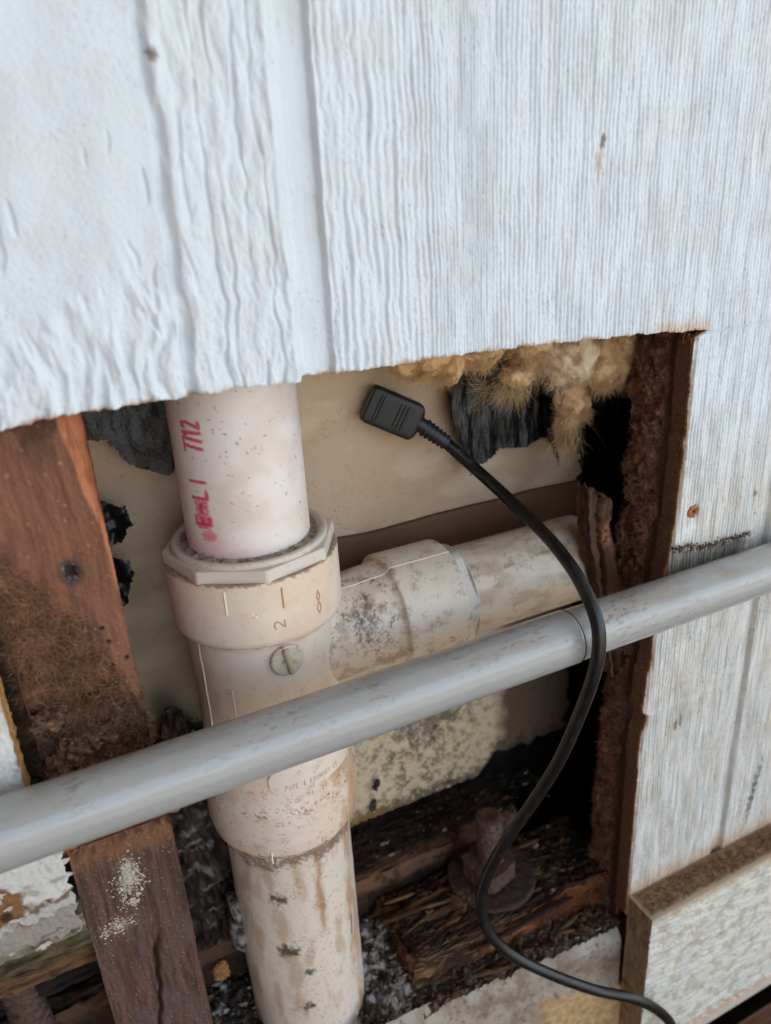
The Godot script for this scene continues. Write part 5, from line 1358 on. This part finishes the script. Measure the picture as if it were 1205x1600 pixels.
	for i in 5200:
		var c := Vector3(rng.randf_range(-0.09, 0.175), 0, 0)
		var zone := rng.randf()
		if zone < 0.45:
			c.z = rng.randf_range(-0.088, -0.01)
			c.y = -0.3885 - 0.10 * maxf(0.0, c.x - 0.02) + 0.016 * (-0.006 - c.z) / 0.084
			if c.x < 0.05: c.y -= 0.012 * sm(0.05, 0.0, c.x)
			if c.x > 0.03 and c.z < -0.024: continue
		elif zone < 0.8:
			c.x = rng.randf_range(0.033, 0.182)
			c.z = rng.randf_range(-0.075, -0.026)
			c.y = -0.3705
		else:
			c.z = rng.randf_range(-0.13, -0.083)
			c.y = -0.3525
		c.y += rng.randf_range(-0.001, 0.0022)
		var k: Color = [rgb(50, 38, 31), rgb(74, 56, 43), rgb(36, 28, 24), rgb(92, 70, 52), rgb(60, 44, 35), rgb(48, 36, 29)][rng.randi() % 6]
		if rng.randf() < 0.025: k = rgb(150, 138, 124)
		if c.x < 0.035 and zone < 0.45 and rng.randf() < 0.3: k = rgb(186, 180, 172).lerp(rgb(120, 110, 100), rng.randf())
		var sc := 0.0004 + 0.0016 * pow(rng.randf(), 3.0)
		var bs := Basis.from_euler(Vector3(rng.randf() * TAU, rng.randf() * TAU, rng.randf() * TAU)).scaled(Vector3(sc * rng.randf_range(0.8, 2.6), sc * rng.randf_range(0.5, 1.0), sc))
		ch.chip(c, bs, k)
	var cho := part("scattered_crumbs", ch, M.wood, self)
	tag(cho, "small crumbs and chips of rotten wood scattered over the sill", "debris")
	cho.set_meta("kind", "stuff")
	# black hollow floor behind, both sides of the stud
	var fl := MB.new()
	fl.grid(240, 120, func(u: float, v: float):
		var p := Vector3(lerpf(-0.36, 0.36, u), -0.40, lerpf(-0.02, -0.19, v))
		var h := 0.006 * nf(p, 50.0) + 0.003 * nf(p, 240.0)
		fl.P = p + Vector3(0, h - 0.012, 0)
		fl.K = rgb(34, 28, 25).lerp(rgb(66, 53, 43), clampf(0.3 + nf(p, 260.0), 0.0, 1.0)))
	var fo := part("cavity_floor", fl, M.wood, self)
	fo.set_meta("kind", "structure")
	# rotten layers at lower left
	var rl := thing("rotten_plank", "layered rotten plank under the peeling siding, left of the stud foot", "plank")
	rng.seed = 3
	for s in 7:
		var lay := MB.new()
		var yt := -0.2135 - 0.0085 * s
		var zf := -0.004 - 0.0035 * s - 0.004 * float(s % 2)
		var kc: Color = [rgb(150, 140, 124), rgb(78, 68, 46), rgb(52, 46, 32), rgb(84, 62, 44), rgb(70, 50, 38), rgb(46, 36, 30), rgb(40, 32, 28)][s]
		var kd: Color = [rgb(96, 80, 60), rgb(34, 30, 22), rgb(98, 86, 60), rgb(48, 36, 28), rgb(110, 82, 56), rgb(28, 22, 20), rgb(24, 20, 18)][s]
		lay.grid(160, 26, func(u: float, v: float):
			var x: float = lerpf(-0.36, -0.1335, u * u * 0.3 + u * 0.7)
			var w: float = v * 26.0
			var p := Vector3(x, yt, zf)
			var e := 0.0022 * nf(Vector3(x * 0.6, yt, 0), 110.0) - 0.05 * (x + 0.135) * 0.3
			if w < 14.0: p.y = yt - 0.0105 * (1.0 - w / 14.0) + e
			else:
				p.y = yt + e
				p.z = zf - 0.06 * (w - 14.0) / 12.0
			var q := p + Vector3(0, 0.0009, 0.0022) * nf(p * Vector3(0.25, 1, 1), 260.0)
			lay.P = q
			lay.K = kc.lerp(kd, clampf(0.5 + 1.3 * nf(p * Vector3(0.2, 1, 1), 260.0), 0.0, 1.0)))
		part("rotten_layer", lay, M.wood, rl)

# ---------------------------------------------------------------- cable
func build_cable() -> void:
	var t := thing("cable", "black cable with a flat ribbed plug, looping down across the grey conduit", "cable")
	var A := Vector3(0.0926, -0.0666, -0.0810)     # end of the strain relief
	var keys := [A, Vector3(0.1027, -0.0796, -0.0680), Vector3(0.1100, -0.0913, -0.0480), Vector3(0.1124, -0.1010, -0.0190), Vector3(0.1098, -0.1060, 0.0030), Vector3(0.1072, -0.1125, 0.0200), Vector3(0.1062, -0.1240, 0.0320), Vector3(0.1052, -0.1369, 0.0362), Vector3(0.1041, -0.1552, 0.0345), Vector3(0.1026, -0.1861, 0.0260), Vector3(0.0981, -0.2162, 0.0180), Vector3(0.0892, -0.2465, 0.0090), Vector3(0.0777, -0.2731, 0.0020), Vector3(0.0696, -0.2975, -0.0030), Vector3(0.0661, -0.3200, -0.0050), Vector3(0.0689, -0.3418, -0.0020), Vector3(0.0816, -0.3626, 0.0040), Vector3(0.1036, -0.3826, 0.0130), Vector3(0.1317, -0.4043, 0.0220), Vector3(0.1565, -0.4186, 0.0300), Vector3(0.1760, -0.4389, 0.0340), Vector3(0.1879, -0.4621, 0.0370), Vector3(0.192, -0.50, 0.039), Vector3(0.193, -0.547, 0.042)]
	var cv := Curve3D.new()
	cv.bake_interval = 0.0012
	for i in keys.size():
		var a: Vector3 = keys[maxi(i - 1, 0)]
		var b: Vector3 = keys[mini(i + 1, keys.size() - 1)]
		var tan := (b - a) / 6.0
		cv.add_point(keys[i], -tan, tan)
	var pts := cv.get_baked_points()
	var rad := PackedFloat32Array()
	for p in pts: rad.append(0.0033)
	var mb := MB.new()
	mb.sweep(pts, rad, 20, func(d, a):
		var k := rgb(15, 15, 16)
		var q := NF.get_noise_3d(d * 700.0, cos(a) * 2.0, sin(a) * 2.0)
		return k.lerp(rgb(150, 132, 104), 0.75 * sm(0.5, 0.66, q) * bump1(d - 0.015, 0.012)).lerp(rgb(62, 62, 64), 0.3 * sm(0.0, 0.5, NF.get_noise_3d(d * 90.0, cos(a), sin(a)))))
	part("cable_sheath", mb, M.rubber, t)
	# plug axes: along = towards the cable, wide, thick (towards the viewer)
	var along := Vector3(0.0794 - 0.0532, -0.0551 + 0.0404, 0.0085).normalized()
	var wide := Vector3(0.0060, 0.0187, 0.0010)
	wide = (wide - along * wide.dot(along)).normalized()
	var thick := along.cross(wide).normalized()
	if thick.z < 0.0: thick = -thick
	var L := 0.0154
	var W := 0.0103
	var T := 0.0048
	var E := Vector3(0.0794, -0.0551, -0.0850)     # where the strain relief leaves the plug
	var C := E - along * (L - 0.0005)
	var relief := A - E
	var rdir := relief.normalized()
	var pg := MB.new()
	pg.grid(72, 40, func(u: float, v: float):
		var a: float = u * TAU
		# rounded cross-section swept along the length, shoulders rounded at the cable end
		var s: float = lerpf(-L, L, v)
		var sx := 1.0
		var cx := 1.0
		if v > 0.86:
			var e: float = (v - 0.86) / 0.14
			sx = sqrt(maxf(0.0, 1.0 - e * e * 0.75))
			cx = sx
		if v < 0.05: sx = 0.94 + 1.2 * v
		var ca := cos(a)
		var sa := sin(a)
		var pw := 0.36
		var px := signf(ca) * pow(absf(ca), pw) * W * sx
		var pz := signf(sa) * pow(absf(sa), pw) * T * minf(sx * 1.05, 1.0)
		pg.P = C + along * s + wide * px + thick * pz
		pg.K = rgb(26, 26, 28), true, true)
	for e in 2:
		var s2 := -L if e == 0 else L
		pg.grid(72, 4, func(u: float, v: float):
			var a: float = u * TAU
			var ca := cos(a)
			var sa := sin(a)
			var f: float = v * (0.94 if e == 0 else 0.5)
			pg.P = C + along * s2 + wide * signf(ca) * pow(absf(ca), 0.36) * W * f + thick * signf(sa) * pow(absf(sa), 0.36) * T * f
			pg.K = rgb(24, 24, 26), true, e == 1)
	var plug := part("plug_body", pg, M.plastic, t)
	for q in [[-0.0105, 0.0075], [-0.0088, 0.0075], [0.0010, 0.0070], [0.0032, 0.0070], [0.0054, 0.0070]]:
		var rb := MB.new()
		var pp := PackedVector3Array()
		var rr := PackedFloat32Array()
		for i in 9:
			pp.append(C + along * q[0] + wide * lerpf(-q[1], q[1], i / 8.0) + thick * (T + 0.0001))
			rr.append(0.00062 if i > 0 and i < 8 else 0.0003)
		rb.sweep(pp, rr, 8, func(_d, _a): return rgb(44, 44, 46))
		part("grip_rib", rb, M.plastic, plug)
	var pt := MB.new()
	var em := func(m: MB, p: Vector3, _n: Vector3):
		m.P = C - along * L + along * p.x + wide * p.y + thick * p.z
		m.K = rgb(58, 58, 60)
	box6(pt, Vector3(-0.0009, -0.0078, -0.0026), Vector3(0.0004, 0.0078, 0.0026), Vector3(0.01, 0.01, 0.01), em)
	part("plug_contact", pt, M.metal, plug)
	var cr := MB.new()
	cr.sweep(PackedVector3Array([E - rdir * 0.002, E + relief * 0.5, A + rdir * 0.001]), PackedFloat32Array([0.0044, 0.0039, 0.0036]), 24, func(_d, _a): return rgb(28, 28, 30))
	var relief_part := part("relief_core", cr, M.plastic, t)
	for i in 6:
		var ring := MB.new()
		var pp := PackedVector3Array()
		var rr := PackedFloat32Array()
		var o := E + relief * (0.2 + 0.155 * i)
		var R := lerpf(0.0052, 0.0044, i / 5.0)
		for k in 7:
			pp.append(o + rdir * 0.00026 * k)
			rr.append(R - 0.0009 * pow(absf(k - 3.0) / 3.0, 2.0))
		ring.sweep(pp, rr, 26, func(_d, _a): return rgb(36, 36, 38))
		part("relief_ring", ring, M.plastic, relief_part)

func build_ground() -> void:
	var dk := thing("deck", "reddish brown timber deck boards at the foot of the wall", "deck")
	for i in 2:
		var mb := MB.new()
		var z0 := 0.0165 + 0.146 * i
		box6(mb, Vector3(-1.6, -0.585, z0), Vector3(1.8, -0.55, z0 + 0.14), Vector3(0.006, 0.004, 0.0016), func(m: MB, p: Vector3, n: Vector3):
			var g := grain(p * Vector3(0.5, 1, 1), 0)
			m.P = p + n * 0.0006 * g
			m.K = rgb(98, 66, 50).lerp(rgb(140, 100, 78), clampf(0.5 + g * 1.2, 0.0, 1.0)))
		part("deck_board", mb, M.wood, dk)
	var flat := func(col: Color) -> Callable:
		return func(m: MB, p: Vector3, _n: Vector3):
			m.P = p
			m.K = col
	var sk := MB.new()  # dark colour set here to draw the shade between trim and deck
	box6(sk, Vector3(0.19, -0.75, -0.02), Vector3(1.8, -0.5145, -0.004), Vector3(0.02, 0.02, 0.02), flat.call(rgb(58, 48, 41)))
	tag(part("gap_shade_board", sk, M.wood, self), "dark board standing for the shade in the gap under the white trim", "board")
	var pt := MB.new()  # out-of-view slab, added to bounce sunlight up onto the wall
	box6(pt, Vector3(-6, -0.72, 0.312), Vector3(6, -0.60, 7), Vector3(0.5, 0.5, 0.5), flat.call(rgb(146, 139, 127)))
	part("added_bounce_patio", pt, M.wood, self).set_meta("kind", "structure")
	var gd := MB.new()
	box6(gd, Vector3(-60, -1.3, -60), Vector3(60, -0.7, 60), Vector3(4, 1, 4), flat.call(rgb(124, 116, 92)))
	part("ground", gd, M.wood, self).set_meta("kind", "structure")
	var rf := MB.new()  # out-of-view roof, added to keep high sky light off the wall
	box6(rf, Vector3(-4, 1.4, -0.3), Vector3(6, 1.46, ADDED_PORCH), Vector3(0.5, 0.5, 0.5), flat.call(rgb(206, 204, 198)))
	tag(part("added_porch_roof", rf, M.paint, self), "unseen white porch roof added to cut off the high sky", "roof")
	var sw := MB.new()  # out-of-view screen, added so the light comes mostly from the right
	box6(sw, Vector3(-0.72, -0.548, 0.0015), Vector3(-0.62, 1.399, ADDED_PORCH), Vector3(0.5, 0.5, 0.5), flat.call(rgb(120, 92, 70)))
	tag(part("added_light_partition", sw, M.wood, self), "unseen brown partition added to block light from the left", "partition")

const ADDED_PORCH := 1.75  # depth of the added roof and partition, set for the light

func _ready() -> void:
	noise_setup()
	var cam := Camera3D.new()
	cam.name = "camera"
	cam.transform = Transform3D(Basis(Vector3(0.89726654, -0.05323507, 0.43826795), Vector3(0.21676845, 0.91792878, -0.33229232), Vector3(-0.38460916, 0.39315744, 0.83516646)).orthonormalized(), Vector3(-0.11103293, 0.07003074, 0.279))
	cam.near = 0.01
	cam.far = 200.0
	var ca := CameraAttributesPhysical.new()
	ca.frustum_focal_length = 18.633
	ca.frustum_focus_distance = 0.375
	ca.exposure_aperture = 5.2
	cam.attributes = ca
	add_child(cam)
	cam.fov = 65.573
	var env := Environment.new()
	var sky := Sky.new()
	var psm := ProceduralSkyMaterial.new()
	psm.sky_top_color = Color(0.55, 0.67, 0.81)
	psm.sky_horizon_color = Color(0.91, 0.94, 0.965)
	psm.sky_curve = 0.25
	psm.ground_bottom_color = Color(0.30, 0.28, 0.24)
	psm.ground_horizon_color = Color(0.5, 0.5, 0.48)
	psm.sky_energy_multiplier = 1.0
	sky.sky_material = psm
	env.background_mode = Environment.BG_SKY
	env.sky = sky
	env.background_energy_multiplier = 1.0
	env.tonemap_mode = Environment.TONE_MAPPER_LINEAR
	env.tonemap_exposure = 3.85
	env.sdfgi_enabled = true
	env.ssao_enabled = true
	env.ssil_enabled = true
	var we := WorldEnvironment.new()
	we.name = "environment"
	we.environment = env
	add_child(we)
	var sun := DirectionalLight3D.new()
	sun.name = "sun"
	sun.light_energy = 1.2
	sun.light_color = Color(1.0, 0.97, 0.92)
	sun.light_angular_distance = 0.6
	sun.shadow_enabled = true
	add_child(sun)
	sun.look_at_from_position(Vector3(0.45, 1.5, 0.75), Vector3.ZERO)
	M = {"paint": mat(0.55, 0.4), "wood": mat(0.9, 0.3), "pvc": mat(0.42, 0.5), "grey_pvc": mat(0.2, 0.6), "rust": mat(0.8, 0.4), "fibre": mat(0.85, 0.25, 0.2), "tar": mat(0.42, 0.5), "panel": mat(0.75, 0.3), "rubber": mat(0.36, 0.5), "plastic": mat(0.5, 0.5), "metal": mat(0.4, 0.5)}
	var fine := FastNoiseLite.new()
	fine.seed = 4
	fine.noise_type = FastNoiseLite.TYPE_SIMPLEX
	fine.frequency = 0.045
	fine.fractal_octaves = 4
	var nt := NoiseTexture2D.new()
	nt.width = 512
	nt.height = 512
	nt.seamless = true
	nt.as_normal_map = true
	nt.bump_strength = 5.0
	nt.noise = fine
	for e in [["paint", 17.0, 0.32], ["wood", 16.0, 0.6], ["pvc", 18.0, 0.12], ["rust", 16.0, 0.8], ["panel", 10.0, 0.3], ["grey_pvc", 9.0, 0.07], ["tar", 16.0, 0.3]]:
		var mm: StandardMaterial3D = M[e[0]]
		mm.normal_enabled = true
		mm.normal_texture = nt
		mm.normal_scale = e[2]
		mm.uv1_triplanar = true
		mm.uv1_world_triplanar = true
		mm.uv1_scale = Vector3.ONE * float(e[1])
	M.fibre.backlight_enabled = true
	M.fibre.backlight = Color(0.6, 0.6, 0.6)
	build_siding()
	build_siding_remnant()
	build_trim()
	build_cavity()
	build_left_stud()
	build_right_stud()
	build_drain()
	build_insulation()
	build_sill()
	build_conduit()
	build_cable()
	build_ground()
